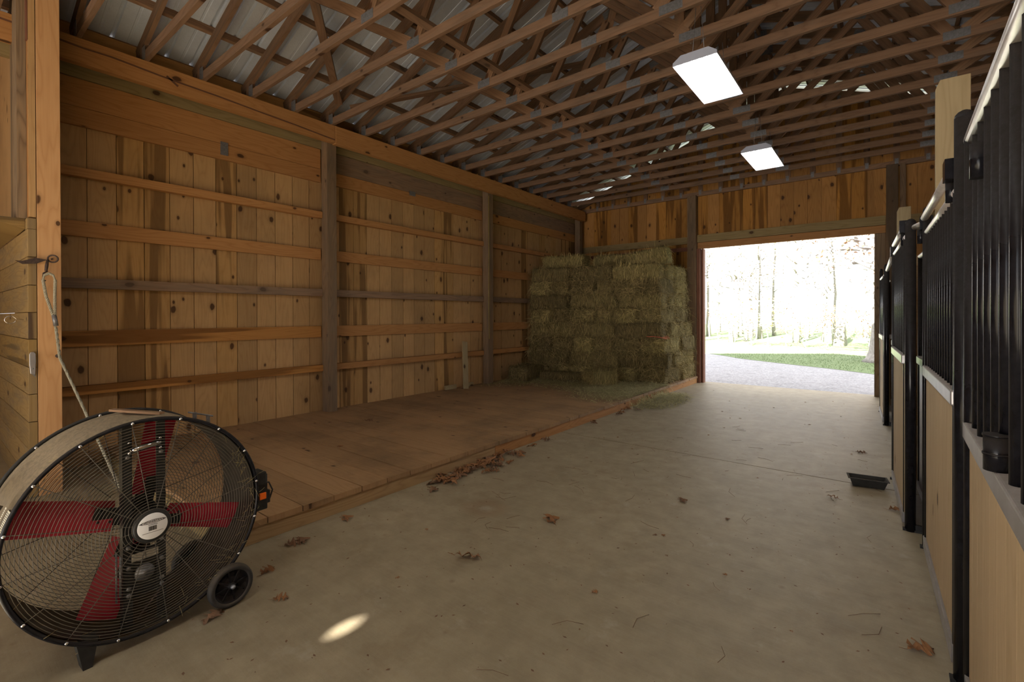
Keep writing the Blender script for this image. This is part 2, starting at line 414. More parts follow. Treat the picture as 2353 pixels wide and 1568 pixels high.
# right wall, added outer left wall, near wall (behind the camera) with a doorway widened to admit sun and a small round hole
m = MB(); y = YN
while y < YB: m.box((XR, y, 0), (XR + .03, y + BW - .004, 4.2), 2); m.box((XR + .032, y - .04, 0), (XR + .05, y + .04, 4.2), 2); y += BW
tag(m.obj('wall_right', PINE), kind='structure')
m = MB(); m.box((-8.4, YN, 0), (-8.36, .6, 4.4), 1)  # unseen wall added to keep sky light out on this side
tag(m.obj('wall_light_block', PINE), kind='structure')
m = MB(); hx, hy, hz = -1.946, 1.238, 0.
HZ = (hy - YN) * .454 / .891                     # height where the sun ray to the bright spot passes the near wall
ND0, ND1, NDZ = -4.6, 1.4, 3.05  # unseen doorway, widened so more sun bounces indoors
def quadw(a, c, z0, z1): m.box((a, YN - .03, z0), (c, YN, z1), 2)
quadw(-8.4, ND0, 0, 4.4); quadw(ND1, XR, 0, 4.4); quadw(ND0, ND1, NDZ, HZ - .12); quadw(ND0, hx - .12, HZ - .12, HZ + .12); quadw(hx + .12, ND1, HZ - .12, HZ + .12)
quadw(ND0, ND1, HZ + .12, 4.4)
n_ = 24; b = len(m.v)
for k in range(n_):
    an = 2 * math.pi * k / n_; ca, sa = math.cos(an), math.sin(an); q = .12 / max(abs(ca), abs(sa))
    m.v += [Vector((hx + ca * .027, YN - .01, HZ + sa * .027)), Vector((hx + ca * q, YN - .01, HZ + sa * q))]
for k in range(n_):
    k2 = (k + 1) % n_; m.face((b + 2 * k, b + 2 * k + 1, b + 2 * k2 + 1, b + 2 * k2))
m.prism([(-6.45, YN - .02, 4.3), (XR + .4, YN - .02, 4.3), (PEAK_X, YN - .02, roof_z(PEAK_X))], (0, -.03, 0))
tag(m.obj('wall_front', PINE_GABLE), kind='structure')

# corrugated roof sheets, both slopes, resting on the purlins
def roof_slope(name, xa, xb):
    m = MB(); Y0, Y1 = YN - .3, 10.95; prof = []; y = Y0
    while y < Y1:
        prof += [(y, 0), (y + .095, 0), (y + .1, .006), (y + .12, .006), (y + .125, 0), (y + .19, 0), (y + .198, .03), (y + .222, .03), (y + .23, 0)]; y += .2301
    b = len(m.v)
    for (yy, h) in prof:
        m.v += [Vector((xa, yy, roof_z(xa) + h)), Vector((xb, yy, roof_z(xb) + h))]
    for i in range(len(prof) - 1):
        j = b + 2 * i; m.face((j, j + 1, j + 3, j + 2))
    o = m.obj(name, ROOF); md = o.modifiers.new('solid', 'SOLIDIFY'); md.thickness = .002; tag(o, kind='structure'); return o
roof_slope('ceiling', -6.45, PEAK_X); roof_slope('ceiling_right', PEAK_X, XR + .45)
m = MB(); m.box((-8.4, YN, 4.3), (-6.2, .6, 4.34), 1); tag(m.obj('ceiling_light_block', PINE), kind='structure')  # last one: unseen flat ceiling added to block light over the left side

# ground outside
m = MB()
m.poly([(-60, 10.6, -.12), (60, 10.6, -.12), (60, 120, -.12), (-60, 120, -.12)]); m.poly([(-60, -60, -.16), (60, -60, -.16), (60, 10.6, -.16), (-60, 10.6, -.16)])
tag(m.obj('gravel_ground', GRAVEL), kind='structure')
m = MB(); r = R(11)
edge = [(-4.75, 19.2), (-4.1, 18.4), (-3.2, 17.7), (-2.2, 17.0), (-1.1, 16.3), (-.2, 15.5), (1., 14.8), (3., 14.2), (8., 13.6), (40, 13), (40, 90), (-40, 90), (-40, 30), (-12, 23.5), (-6.6, 21)]
m.poly([(a, b, -.114) for a, b in edge]); tag(m.obj('lawn_ground', GRASS), kind='structure')
m = MB()
for _ in range(9000):
    x = r.uniform(-5, 2.5); y = r.uniform(14.2, 24)
    if y < 18.6 - (x + 4.4) * .68 or (x < -4.3 and y < 19.3): continue
    a = r.uniform(0, 6.28); h = r.uniform(.02, .055); w = .006; c, s_ = math.cos(a), math.sin(a); b = len(m.v)
    m.v += [Vector((x - c * w, y - s_ * w, -.114)), Vector((x + c * w, y + s_ * w, -.114)), Vector((x + r.uniform(-.03, .03), y + r.uniform(-.03, .03), -.113 + h))]
    m.face((b, b + 1, b + 2), None, r.random())
tag(m.obj('lawn_grass', GRASS), 'short green grass on the shaded strip beyond the barn door', 'grass', kind='stuff')

# ================================================================ TIMBER FRAME
ORD = ['first', 'second', 'third', 'fourth', 'fifth', 'sixth', 'seventh', 'eighth', 'ninth', 'tenth', 'eleventh', 'twelfth', 'thirteenth', 'fourteenth', 'fifteenth', 'sixteenth', 'seventeenth', 'eighteenth', 'nineteenth', 'twentieth', 'twenty-first', 'twenty-second']
# posts of the left wall
PY = [(.13, .27), (3.46, 3.60), (6.74, 6.88), (10.16, 10.30)]
PL = [None, 'weathered square wall post between the near and middle bays of the left wall', 'weathered square wall post with a yellow cord, nearer the hay stack', 'dark weathered corner post behind the hay stack']
for i, (a, b) in enumerate(PY):
    if i == 0: continue
    m = MB(); m.box((-6.0, a, 0), (-5.86, b, 3.98), 2)
    o = m.obj('wall_post', POST, bevel=.004); tag(o, PL[i], 'post', 'posts of the left wall')
m = MB(); m.tube([(-5.852, 6.75, 3.7), (-5.85, 6.752, 2.6), (-5.853, 6.747, 1.6), (-5.85, 6.75, 1.0)], .004, 5)
tag(m.obj('yellow_cord', YELLOWCORD), 'thin yellow cord hanging down the wall post nearer the hay', 'cord')
# girts
bays = [(.66, 3.455, 'near bay beside the fan'), (3.605, 6.735, 'middle bay between the two posts'), (6.885, 10.155, 'far bay beside the hay')]
levels = [(.69, .775, 'lowest thin', GIRT), (1.15, 1.30, 'lower wide', GIRT), (1.705, 1.80, 'middle thin brown-grey', GREYGIRT), (2.20, 2.345, 'upper wide', GIRT), (2.76, 2.845, 'highest thin', GIRT)]
for bi, (a, b, bn) in enumerate(bays):
    for li, (z0, z1, ln, mt) in enumerate(levels):
        m = MB(); m.box((-6.046, a, z0), (-6.008 if z1 - z0 > .12 else -5.965, b, z1), 1)
        tag(m.obj('wall_girt', mt, bevel=.002, seg=1), '%s horizontal girt of the left wall, %s' % (ln, bn), 'girt', 'girts nailed across the left wall boards')
    m = MB(); m.box((-6.046, a, 3.25), (-6.008, b, 3.425), 1, .2 + bi * .13); tag(m.obj('wall_girt', GIRT), 'pale wide plank under the eave beam, %s' % bn, 'plank', 'planks under the eave beam')
    m = MB(); m.box((-6.046, a, 3.43), (-6.012, b, 3.695), 1, .5 + bi * .1); tag(m.obj('wall_girt', GIRT if bi == 0 else GREYGIRT), 'narrower plank directly above the wide plank, %s' % bn, 'plank', 'planks under the eave beam')
m = MB(); m.prism([(-5.998, 2.22, 3.30), (-5.998, 2.30, 3.30), (-5.998, 2.30, 3.45), (-5.998, 2.22, 3.45)], (-.008, 0, 0))
tag(m.obj('joining_plate', GALV), 'small grey metal plate on the plank under the eave, near bay', 'metal plate')
m = MB(); m.prism([(-5.998, 4.98, 3.38), (-5.998, 5.10, 3.38), (-5.998, 5.10, 3.45), (-5.998, 4.98, 3.45)], (-.008, 0, 0))
tag(m.obj('joining_plate', GALV), 'small grey metal plate on the plank under the eave, middle bay', 'metal plate')
# eave beams
m = MB(); m.box((-5.858, .2, 3.755), (-5.78, 3.535, 3.985), 1, .31); tag(m.obj('eave_beam', GIRT, bevel=.003), 'orange eave beam over the near bay, with a long dark crack', 'beam', 'inner eave beams')
m = MB(); m.box((-5.858, 3.54, 3.745), (-5.775, 10.3, 3.985), 1, .62); tag(m.obj('eave_beam', GIRT, bevel=.003), 'orange eave beam running over the middle and far bays', 'beam', 'inner eave beams')
m = MB(); m.box((-6.04, .2, 3.70), (-6.0, 10.3, 3.97), 1, .4); tag(m.obj('outer_eave_beam', TREATED), 'dark olive beam behind the orange eave beams', 'beam')
# crack line (a real groove strip of darker wood) on the near eave beam
m = MB(); pts = [(.3, 3.925), (.75, 3.915), (1.0, 3.90), (1.2, 3.905), (1.6, 3.88), (1.72, 3.875), (2.1, 3.865), (2.6, 3.84), (3.0, 3.825), (3.4, 3.80), (3.53, 3.795)]
for (a, b), (c, d) in zip(pts, pts[1:]): m.beam((-5.779, a, b), (-5.779, c, d), .004, .016, (0, 0, 1), .1)
m.beam((-5.779, 1.64, 3.90), (-5.779, 1.74, 3.83), .004, .02, (0, 0, 1), .1)
cr = m.obj('crack', plain('crack_brown', (.13, .055, .025), .8), parent=None); 
for o in list(COL.objects):
    if o.name == 'eave_beam': cr.parent = o

# trusses -------------------------------------------------------------------
CH = .089; ZB = 3.985; TH = .038
def tz(x): # underside of the top chord
    return roof_z(x) - .09 - .125
def plate(mb, x, z, w, h, ang=0., y=0., side=-1):
    ca, sa = math.cos(ang), math.sin(ang); pts = []
    for a, b in ((-1, -1), (1, -1), (1, 1), (-1, 1)):
        pts.append((x + ca * a * w / 2 - sa * b * h / 2, y, z + sa * a * w / 2 + ca * b * h / 2))
    mb.prism(pts, (0, side * .003, 0))
B1, BC, T1, T2 = -3.53, -1.42, -4.5, -2.75
def mir(x): return 2 * PEAK_X - x
XE = mir(-5.92)
def make_truss():
    root = empty('roof_truss')
    r = RND
    m = MB(); m.beam((-5.92, 0, ZB + CH / 2), (XE, 0, ZB + CH / 2), TH, CH); m.obj('bottom_chord', TRUSS, root)
    for s in (0, 1):
        f = (lambda x: x) if s == 0 else mir
        m = MB(); a, b = f(-6.05), f(PEAK_X)
        m.beam((a, 0, tz(a) + .062), (b, 0, tz(b) + .062), TH, .118); m.obj('top_chord', TRUSS, root)
        m = MB(); m.beam((f(-5.85), 0, ZB + CH - .01), (f(-5.85), 0, tz(f(-5.85)) + .05), TH, .14, (1, 0, 0)); m.obj('heel_block', TRUSS, root)
        c = BC if s == 0 else mir(BC)
        for (xa, za), (xb, zb) in (((f(B1) - .05 * (1 - 2 * s), ZB + CH), (f(T1), tz(T1) + .03)), ((f(B1) + .05 * (1 - 2 * s), ZB + CH), (f(T2), tz(T2) + .03)), ((c - .03 * (1 - 2 * s), ZB + CH), (f(T2) + .04 * (1 - 2 * s), tz(T2) + .02)), ((PEAK_X + .02 * (s * 2 - 1), ZB + CH), (PEAK_X + .02 * (s * 2 - 1), tz(PEAK_X) + .03))):
            if s == 1 and abs(xa - PEAK_X) < .03: continue
            m = MB(); m.beam((xa, 0, za - .01), (xb, 0, zb), TH * .98, CH, (0, 1, 0) if False else (0, 0, 1) if abs(xa - xb) > .01 else (1, 0, 0)); m.obj('web', TRUSS, root)
    sl = math.atan(.355)
    spec = [(-5.80, ZB + .075, .10, .13, 0.), (B1, ZB + .055, .17, .08, 0), (-2.20, ZB + .045, .16, .08, 0), (BC, ZB + .055, .2, .08, 0), (mir(B1), ZB + .055, .19, .08, 0), (T2, tz(T2) + .05, .16, .10, sl), (T1, tz(T1) + .05, .10, .08, sl), (mir(T2), tz(T2) + .05, .16, .10, -sl), (PEAK_X, tz(PEAK_X) + .03, .2, .13, 0), (mir(-5.80), ZB + .075, .10, .13, 0.)]
    for (x, z, w, h, an) in spec:
        m = MB(); plate(m, x, z, w, h, an, -TH / 2, -1); plate(m, x, z, w, h, an, TH / 2, 1); m.obj('joint_plate', GALV, root)
    return root
proto = make_truss(); TY = [.46 + .507 * k for k in range(-1, 19)]
NT_ = len(TY)
for i, y in enumerate(TY):
    t = proto if i == 0 else copy_tree(proto)
    t.location = (0, y, 0)
    n_from_back = NT_ - i
    tag(t, 'brown timber roof truss, %s counting from the far gable wall' % ORD[n_from_back - 1 + 1], 'roof truss', 'trusses across the barn under the roof')
# gable truss with upright studs, flat against the gable boards
g = empty('gable_truss', (0, YB - .03, 0), label='dark gable truss with upright studs, fixed to the far wall boards', cat='roof truss')
m = MB(); m.beam((-5.95, -.015, ZB + .03), (XR, -.015, ZB + .03), TH, CH); m.obj('bottom_chord', TRUSS, g)
x = -5.5
while x < XR - .1:
    if abs(x - PEAK_X) < .05: x += .01
    m = MB(); m.beam((x, 0, ZB + .07), (x, 0, tz(x) + .02), .035, CH, (1, 0, 0)); m.obj('stud', TRUSS, g)
    m = MB(); plate(m, x, ZB + .06, .05, .1, 0, -.035); m.obj('joint_plate', GALV, g)
    m = MB(); plate(m, x, tz(x) - .02, .05, .1, 0, -.019); m.obj('joint_plate', GALV, g); x += .405
for s in (0, 1):
    a, b = (-6.05, PEAK_X) if s == 0 else (XR, PEAK_X)
    m = MB(); m.beam((a, 0, tz(a) + .062), (b, 0, tz(b) + .062), TH, .118); m.obj('top_chord', TRUSS, g)

# purlins (continuous, along the barn)
k = 0; x = -6.12
while x < PEAK_X - .1:
    m = MB(); z = roof_z(x) - .046; m.beam((x, YN, z), (x, 10.9, z), .038, .088, (-.335, 0, .942))
    tag(m.obj('roof_purlin', TRUSS), 'long roof purlin of the left slope, %s up from the eave' % ORD[k], 'purlin', 'purlins under the metal roof, left slope'); k += 1; x += .60
k = 0; x = mir(-6.12)
while x > PEAK_X + .1:
    m = MB(); z = roof_z(x) - .046; m.beam((x, YN, z), (x, 10.9, z), .038, .088, (.335, 0, .942))
    tag(m.obj('roof_purlin', TRUSS), 'long roof purlin of the right slope, %s up from the eave' % ORD[k], 'purlin', 'purlins under the metal roof, right slope'); k += 1; x -= .60
m = MB(); m.beam((PEAK_X, YN, roof_z(PEAK_X) - .12), (PEAK_X, 10.9, roof_z(PEAK_X) - .12), .038, .12)
tag(m.obj('ridge_board', TRUSS), 'ridge board along the top of the roof', 'beam')
# bracing
def brace(p0, p1, label, w=.089, h=.038):
    m = MB(); m.beam(p0, p1, w, h); tag(m.obj('brace', TRUSS), label, 'brace')
brace((-3.28, -.3, 4.09), (-3.28, 10.2, 4.09), 'long brace lying on the truss bottom chords, left of the lights')
brace((.95, -.3, 4.09), (.95, 10.2, 4.09), 'long brace lying on the truss bottom chords, right of the lights')
def onroof(x, y, d=.26): return (x, y, roof_z(x) - d)
brace(onroof(-5.55, 3.45), onroof(-3.3, 1.5), 'diagonal brace under the rafters, crossing over the near bay, rising toward the front')
brace(onroof(-5.55, 3.62), onroof(-3.3, 5.9), 'diagonal brace under the rafters, rising from the middle post toward the gable')
brace(onroof(-3.1, 6.0), onroof(PEAK_X - .2, 4.2), 'diagonal brace high under the left slope, above the nearer light')

# gable framing
m = MB(); m.box((-3.31, 10.29, 0), (-3.13, YB - .004, 3.98), 2); tag(m.obj('door_post', POST, bevel=.004), 'weathered post left of the barn door, beside the hay stack', 'post')
m = MB(); m.box((.03, 10.29, 0), (.19, YB - .004, 3.98), 2); tag(m.obj('door_post', POST, bevel=.004), 'weathered post right of the barn door', 'post')
m = MB(); m.box((.215, 10.31, 0), (.29, YB - .004, 3.98), 2); tag(m.obj('side_stud', POST), 'narrow stud just right of the door post', 'post')
m = MB(); m.box((-5.95, 10.405, 2.98), (-3.315, YB - .004, 3.125), 0); tag(m.obj('gable_girt', TREATED), 'olive wide girt on the far wall above the hay', 'girt')
m = MB(); m.box((-5.95, 10.405, 2.825), (-3.315, YB - .004, 2.905), 0); tag(m.obj('gable_girt', REDJ), 'red-brown thin girt just above the hay', 'girt')
m = MB(); m.box((-3.125, 10.37, 2.985), (.025, YB - .004, 3.14), 0); tag(m.obj('door_header', TREATED), 'olive header beam over the barn door', 'beam')
m = MB(); m.box((-3.125, 10.395, DZ - .02), (.025, YB + .02, 2.98), 0); tag(m.obj('door_lintel', GIRT), 'brown lintel board at the top of the door opening', 'board')
m = MB(); m.box((.30, 10.38, 2.98), (XR, YB - .004, 3.12), 0); tag(m.obj('gable_girt', TREATED), 'girt on the far wall right of the barn door', 'girt')
m = MB(); m.box((-3.125, 10.33, 0), (-3.06, YB + .03, DZ - .025), 2); tag(m.obj('door_jamb', REDJ), 'red-brown left jamb of the barn door', 'jamb')
m = MB(); m.box((-3.045, 10.40, 0), (-3.01, YB + .09, DZ - .025), 2); tag(m.obj('door_trim_board', REDJ), 'thin outer trim board at the left edge of the opening', 'board')
m = MB(); m.box((-.13, 10.40, 0), (.025, YB + .03, DZ - .025), 2); tag(m.obj('door_jamb', JAMB), 'dark weathered right jamb of the barn door', 'jamb')

# ================================================================ DECK PLATFORM
PXE = -3.115; PY0, PY1 = 1.18, 10.30; ZP = .143
d = empty('deck_platform', (0, 0, 0), label='low wooden deck platform along the left wall, carrying the hay', cat='platform')
r = R(21); y = PY0; k = 0
while y < PY1 - .02:
    w = .232; m = MB(); jit = r.uniform(-.004, .004)
    m.box((XL + .005, y + .0035, ZP - .038 + r.uniform(-.001, .001)), (PXE + .012 + jit, min(y + w - .0035, PY1), ZP + r.uniform(-.0015, .0015)), 0)
    m.obj('deck_board', DECK, d); y += w; k += 1
m = MB(); m.box((PXE - .04, PY0 - .02, 0), (PXE, 3.68, ZP - .040), 1); m.obj('fascia_board', FASCIA, d, bevel=.002)
m = MB(); m.box((PXE - .04, 3.685, 0), (PXE, PY1, ZP - .040), 1); m.obj('fascia_board', GIRT, d, bevel=.002)
m = MB(); m.box((XL + .01, PY0 - .022, 0), (PXE - .045, PY0 + .016, ZP - .040), 0); m.obj('end_board', TREATED, d)
m = MB()
for yy in (1.9, 4.4, 6.9, 9.4):
    m.box((XL + .02, yy, 0), (PXE - .045, yy + .04, ZP - .041), 0)
m.obj('joists', TREATED, d)

# ================================================================ LEFT PLANK ROOM
LX = -5.30; LYF = .575
r = R(31); lr = empty('plank_wall', (0, 0, 0), label='stacked yellow plank wall of the room at the left edge', cat='wall')
zs = [0, .16, .384, .60, .819, 1.035, 1.257, 1.469, 1.685, 1.908, 2.13]
for a, b in zip(zs, zs[1:]):
    m = MB(); m.box((-8.3, LYF, a + .002), (LX, LYF + .052, b - .002), 0); m.obj('plank', LOGW, lr, bevel=.004)
m = MB(); m.box((LX - .12, LYF, 2.13), (LX, LYF + .052, 2.215), 0); m.obj('plank', LOGW, lr, bevel=.003)
m = MB(); m.box((LX - .04, LYF + .055, 0), (LX, LYF + .195, 4.7), 2, .42); tag(m.obj('corner_board', PLANK, bevel=.003), 'tall smooth orange corner board with a rope ring, by the left edge', 'board')
# window opening above: jamb boards, slot, sill ledge
wf = empty('feed_window', (0, 0, 0), label='weathered wooden window framing above the yellow planks', cat='window frame')
m = MB(); m.box((LX - .10, LYF + .01, 2.225), (LX - .03, LYF + .05, 4.7), 2, .3); m.obj('inner_board', GIRT, wf)
m = MB(); m.box((LX - .028, LYF + .012, 2.225), (LX, LYF + .05, 4.7), 2, .8); m.obj('edge_board', PINE, wf)
m = MB(); m.box((LX - .30, LYF - .045, 2.22), (LX - .08, LYF + .008, 4.7), 2, .6); m.obj('jamb_board', JAMB, wf)
m = MB(); m.box((LX - .62, LYF - .03, 2.22), (LX - .325, LYF + .008, 4.7), 2, .7); m.obj('outer_jamb_board', JAMB, wf)
m = MB(); m.box((LX - 2.9, LYF + .0, 2.14), (LX - .63, LYF + .045, 4.7), 2, .2); m.obj('shutter_board', PINE, wf)
m = MB(); m.prism([(LX - .10, LYF - .002, 2.135), (LX - .10, LYF - .16, 2.185), (LX - .10, LYF - .16, 2.22), (LX - .10, LYF - .002, 2.22)], (-1.8, 0, 0)); m.obj('sill_ledge', LOGW, wf)
m = MB(); m.box((LX - .05, LYF + .0, 3.62), (LX - .003, LYF + .01, 3.95), 2); m.obj('red_brown_patch', REDJ, wf)
# hook ring on the planks, knife on the plank ends
def ring(c, rad, r_, n, ax1, ax2, a0=0, a1=2 * math.pi):
    c = Vector(c); a, b = Vector(ax1), Vector(ax2); k = []
    for i in range(n): an = a0 + (a1 - a0) * i / (n - (0 if abs(a1 - a0) > 6.2 else 1)); k.append(c + (a * math.cos(an) + b * math.sin(an)) * rad)
    return k
m = MB(); c = Vector((-5.52, LYF - .075, 1.41)); pts = ring(c, .032, .006, 22, (0, 1, 0), (0, 0, .9), .25, 6.05); pts = [c + Vector((0, .08, 0))] + pts
m.tube(pts, .0035, 8); tag(m.obj('wall_ring', CHROME), 'bright metal loop hook screwed into the yellow planks', 'hook')
kn = empty('utility_knife', (LX + .004, LYF + .023, 1.06), label='silver utility knife lodged upright on the plank ends', cat='knife')
m = MB(); m.prism([(0, -.014, -.075), (0, .014, -.085), (0, .019, .02), (0, .017, .08), (0, .008, .095), (0, -.010, .095), (0, -.019, .08), (0, -.019, .0)], (.016, 0, 0)); m.obj('handle', plain('knife_aluminium', (.5, .5, .52), .35, .8, .1), kn, bevel=.004)
m = MB(); m.prism([(.006, -.014, -.07), (.006, .014, -.08), (.006, .018, -.108)], (.002, 0, 0)); m.obj('blade', GALV, kn)
m = MB(); m.lathe([(0, 0), (0, .006), (.004, .006), (.006, .003), (.006, 0)], (.016, 0, -.035), (1, 0, 0), 12); m.obj('screw', GALV, kn)
# ring and rope
rg = empty('rope_ring', (LX, .714, 1.90), label='rusty eye ring with a snap clip on the tall corner board', cat='ring')
RUST = plain('rusty_iron', (.07, .045, .035), .7, .4, .4, 60.)
m = MB(); m.tube([(0, 0, 0), (.03, 0, 0)], .006, 8); m.tube(ring((.045, .0, .0), .028, .005, 18, (.5, 1, 0), (0, 0, 1)), .006, 8, closed=True); m.obj('eye_screw', RUST, rg)
m = MB(); m.tube([(.045, -.03, -.01), (.045, -.036, -.06), (.045, -.04, -.10)], [.008, .011, .009], 10); m.tube([(.045, -.03, -.10), (.045, -.055, -.12), (.045, -.057, -.17), (.045, -.042, -.18)], .006, 8); m.obj('snap_clip', RUST, rg)
m = MB(); m.prism([(.03, -.03, -.01), (.03, -.10, .0), (.03, -.17, -.03), (.03, -.21, -.03), (.03, -.17, -.055), (.03, -.09, -.045)], (.004, 0, 0)); m.obj('leather_strap', RUST, rg)
rope = empty('lead_rope', (0, 0, 0), label='twisted pale rope hanging from the ring down behind the fan', cat='rope')
L0 = Vector((LX + .05, .675, 1.74)); SP = Vector((LX + .045, .724, 1.40))
def twisted(pts, r_, turns, name, parent):
    m = MB(); N_ = 160; P = []
    for i in range(N_ + 1):
        f = i / N_ * (len(pts) - 1); k = min(int(f), len(pts) - 2); P.append(Vector(pts[k]).lerp(Vector(pts[k + 1]), f - k))
    d = (P[-1] - P[0]).normalized(); u = d.cross(Vector((1, 0, 0))).normalized(); v = d.cross(u)
    for s in range(3):
        q = [p + (u * math.cos(turns * 6.283 * i / N_ + s * 2.094) + v * math.sin(turns * 6.283 * i / N_ + s * 2.094)) * r_ * .55 for i, p in enumerate(P)]
        m.tube(q, r_ * .55, 6)
    return m.obj(name, ROPE, parent)
twisted([SP, (-5.25, .75, 1.10), (-4.90, .83, .73), (-4.246, .93, .16)], .011, 60, 'rope', rope)
twisted([(L0.x, L0.y - .02, 1.73), (L0.x, .672, 1.60), SP], .010, 9, 'loop', rope)
twisted([(L0.x + .01, L0.y + .05, 1.73), (L0.x + .01, .722, 1.60), SP], .010, 9, 'loop', rope)
twisted([(L0.x, L0.y - .02, 1.725), (L0.x + .006, L0.y - .012, 1.765), (L0.x + .008, L0.y + .015, 1.78), (L0.x + .01, L0.y + .04, 1.765), (L0.x + .01, L0.y + .05, 1.725)], .010, 8, 'loop', rope)
m = MB(); m.tube([SP + Vector((0, -.006, .05)), SP + Vector((0, .006, -.04))], .016, 12); m.obj('ferrule', GALV, rope)
m = MB(); m.lathe([(0, .0), (0, .013), (.018, .015), (.02, 0)], (LX, .742, 1.115), (1, 0, 0), 14); tag(m.obj('bolt_head', RUST), 'small rusty bolt head on the corner board behind the rope', 'bolt')

# leaning plank and blocks by the wall
m = MB(); m.beam((-5.79, 6.05, .15), (-5.92, 6.16, .97), .12, .022, (1, 0, 0), .35); tag(m.obj('leaning_plank', CREAM), 'short plank leaning upright against the left wall', 'plank')
m = MB(); m.beam((-5.97, 5.72, .185), (-5.97, 5.98, .185), .04, .07, (0, 0, 1), .1); tag(m.obj('wood_offcut', CREAM), 'pale wood offcut left of the leaning plank', 'offcut')
m = MB(); m.beam((-5.97, 6.22, .18), (-5.97, 6.42, .18), .04, .065, (0, 0, 1), .3); tag(m.obj('wood_offcut', CREAM), 'pale wood offcut right of the leaning plank', 'offcut')

# ================================================================ DRUM FAN
FC = Vector((-2.55, .653, .512)); FR = .462
fan = empty('drum_fan', tuple(FC), math.radians(2.8), 'large round barn fan with red blades behind a dusty wire grille', 'fan')
m = MB(); m.lathe([(-.01, FR - .003), (-.07, FR - .003), (-.08, FR + .003), (-.10, FR + .003), (-.11, FR - .003), (-.25, FR - .003), (-.26, FR + .003), (-.28, FR + .003), (-.29, FR - .003), (-.35, FR - .003)], (0, 0, 0), seg=96)
o = m.obj('drum', [DRUM], fan)
m = MB(); m.lathe([(-.012, FR - .009), (-.348, FR - .009)], (0, 0, 0), seg=96); m.obj('drum_lining', DRUMIN, fan)
m = MB(); m.tube(ring((0, 0, 0), FR + .002, 0, 96, (0, 1, 0), (0, 0, 1)), .0085, 10, closed=True); m.obj('front_rim', BLACK, fan)
m = MB(); m.tube(ring((-.36, 0, 0), FR + .002, 0, 96, (0, 1, 0), (0, 0, 1)), .0085, 10, closed=True); m.obj('back_rim', BLACKM, fan)
def grille(name, x0, dome, step, rw, spokes, mat):
    m = MB(); rad = .072
    while rad < FR - .006:
        xx = x0 + dome * (1 - (rad / FR) ** 2)
        m.tube(ring((xx, 0, 0), rad, 0, 80, (0, 1, 0), (0, 0, 1)), rw, 5, closed=True); rad += step
    m.obj(name, mat, fan)
    m = MB()
    for k in range(spokes):
        an = 2 * math.pi * (k + .35) / spokes; ca, sa = math.cos(an), math.sin(an); pts = []
        for j in range(8):
            q = .066 + (FR - .066) * j / 7; pts.append((x0 - .004 + dome * (1 - (q / FR) ** 2), q * ca, q * sa))
        m.tube(pts, rw * 1.5, 6)
    m.obj(name + '_spokes', mat, fan)
    m = MB()
    for k in range(spokes):
        an = 2 * math.pi * (k + .35) / spokes; m.lathe([(-.004, 0), (-.004, .007), (.008, .0065), (.011, .003), (.011, 0)], (x0, FR * math.cos(an), FR * math.sin(an)), (1, 0, 0), 10)
    m.obj(name + '_screws', CHROME, fan)
grille('front_grille', .0, .022, .0120, .0012, 16, WIRE)
grille('back_grille', -.36, -.01, .0135, .0011, 12, BLACKM)
# front hub disc and printed label
m = MB(); m.lathe([(.010, .072), (.022, .070), (.026, .062), (.026, 0)], (0, 0, 0), seg=48); m.obj('grille_hub', BLACKM, fan)
m = MB(); m.lathe([(.0262, 0.056), (.0268, 0.056), (.0275, .055), (.0275, 0)], (0, 0, 0), seg=48); lab = m.obj('hub_label', WHITE, fan); lab['label'] = 'round white printed label'
def flat(pts, name):
    m = MB(); m.prism([(.0276, a, b) for a, b in pts], (.0006, 0, 0)); return m.obj(name, INK, lab)
sw = [(-.052, .012), (-.03, .022), (0, .0285), (.03, .029), (.052, .024), (.03, .0245), (0, .0245), (-.03, .0185)]
def swoosh(sgn, name):
    pts = []
    for i in range(13):
        f = i / 12; a = -.05 + .1 * f; pts.append((a, .020 + .0 * a + sgn * .0085 * math.sin(math.pi * f)))
    for i in range(12, -1, -1):
        f = i / 12; a = -.05 + .1 * f; pts.append((a, .020 + sgn * (.0085 * math.sin(math.pi * f) - .0016)))
    flat(pts, name)
swoosh(1, 'logo_curve'); swoosh(-1, 'logo_curve')
flat([(-.050, .020), (-.036, .0255), (-.040, .020), (-.036, .0145)], 'logo_tip'); flat([(.050, .020), (.036, .0255), (.040, .020), (.036, .0145)], 'logo_tip')
def text(body, size, loc, name, mat, parent, rot=(math.pi / 2, 0, math.pi / 2), shear=0, ext=.0004):
    c = bpy.data.curves.new(name, 'FONT'); c.body = body; c.size = size; c.align_x = 'CENTER'; c.align_y = 'CENTER'; c.shear = shear; c.extrude = ext
    c.materials.append(mat); o = bpy.data.objects.new(name, c); COL.objects.link(o); bpy.context.view_layer.update(); me = bpy.data.meshes.new_from_object(o.evaluated_get(bpy.context.evaluated_depsgraph_get())); bpy.data.objects.remove(o); bpy.data.curves.remove(c)
    o = bpy.data.objects.new(name, me); COL.objects.link(o); o.parent = parent; o.location = loc; o.rotation_euler = rot; return o
text('POWERFAN', .0125, (.0282, 0, .020), 'logo_lettering', INK, lab, shear=.3)
def dashes(y0, y1, z, h, seed):
    m = MB(); q = R(seed); y = y0
    while y < y1:
        w = q.uniform(.0012, .004); m.prism([(.0276, y, z), (.0276, y + w, z), (.0276, y + w, z + h), (.0276, y, z + h)], (.0006, 0, 0)); y += w + .0007
    m.obj('small_print', INK, lab)
dashes(-.016, .016, .0055, .0022, 3)
m = MB(); rr = R(5); y = -.015
while y < .015:
    w = rr.choice([.0006, .0009, .0014]); m.prism([(.0276, y, -.018), (.0276, y + w, -.018), (.0276, y + w, .001), (.0276, y, .001)], (.0006, 0, 0)); y += w + rr.choice([.0006, .001])
m.obj('barcode', INK, lab)
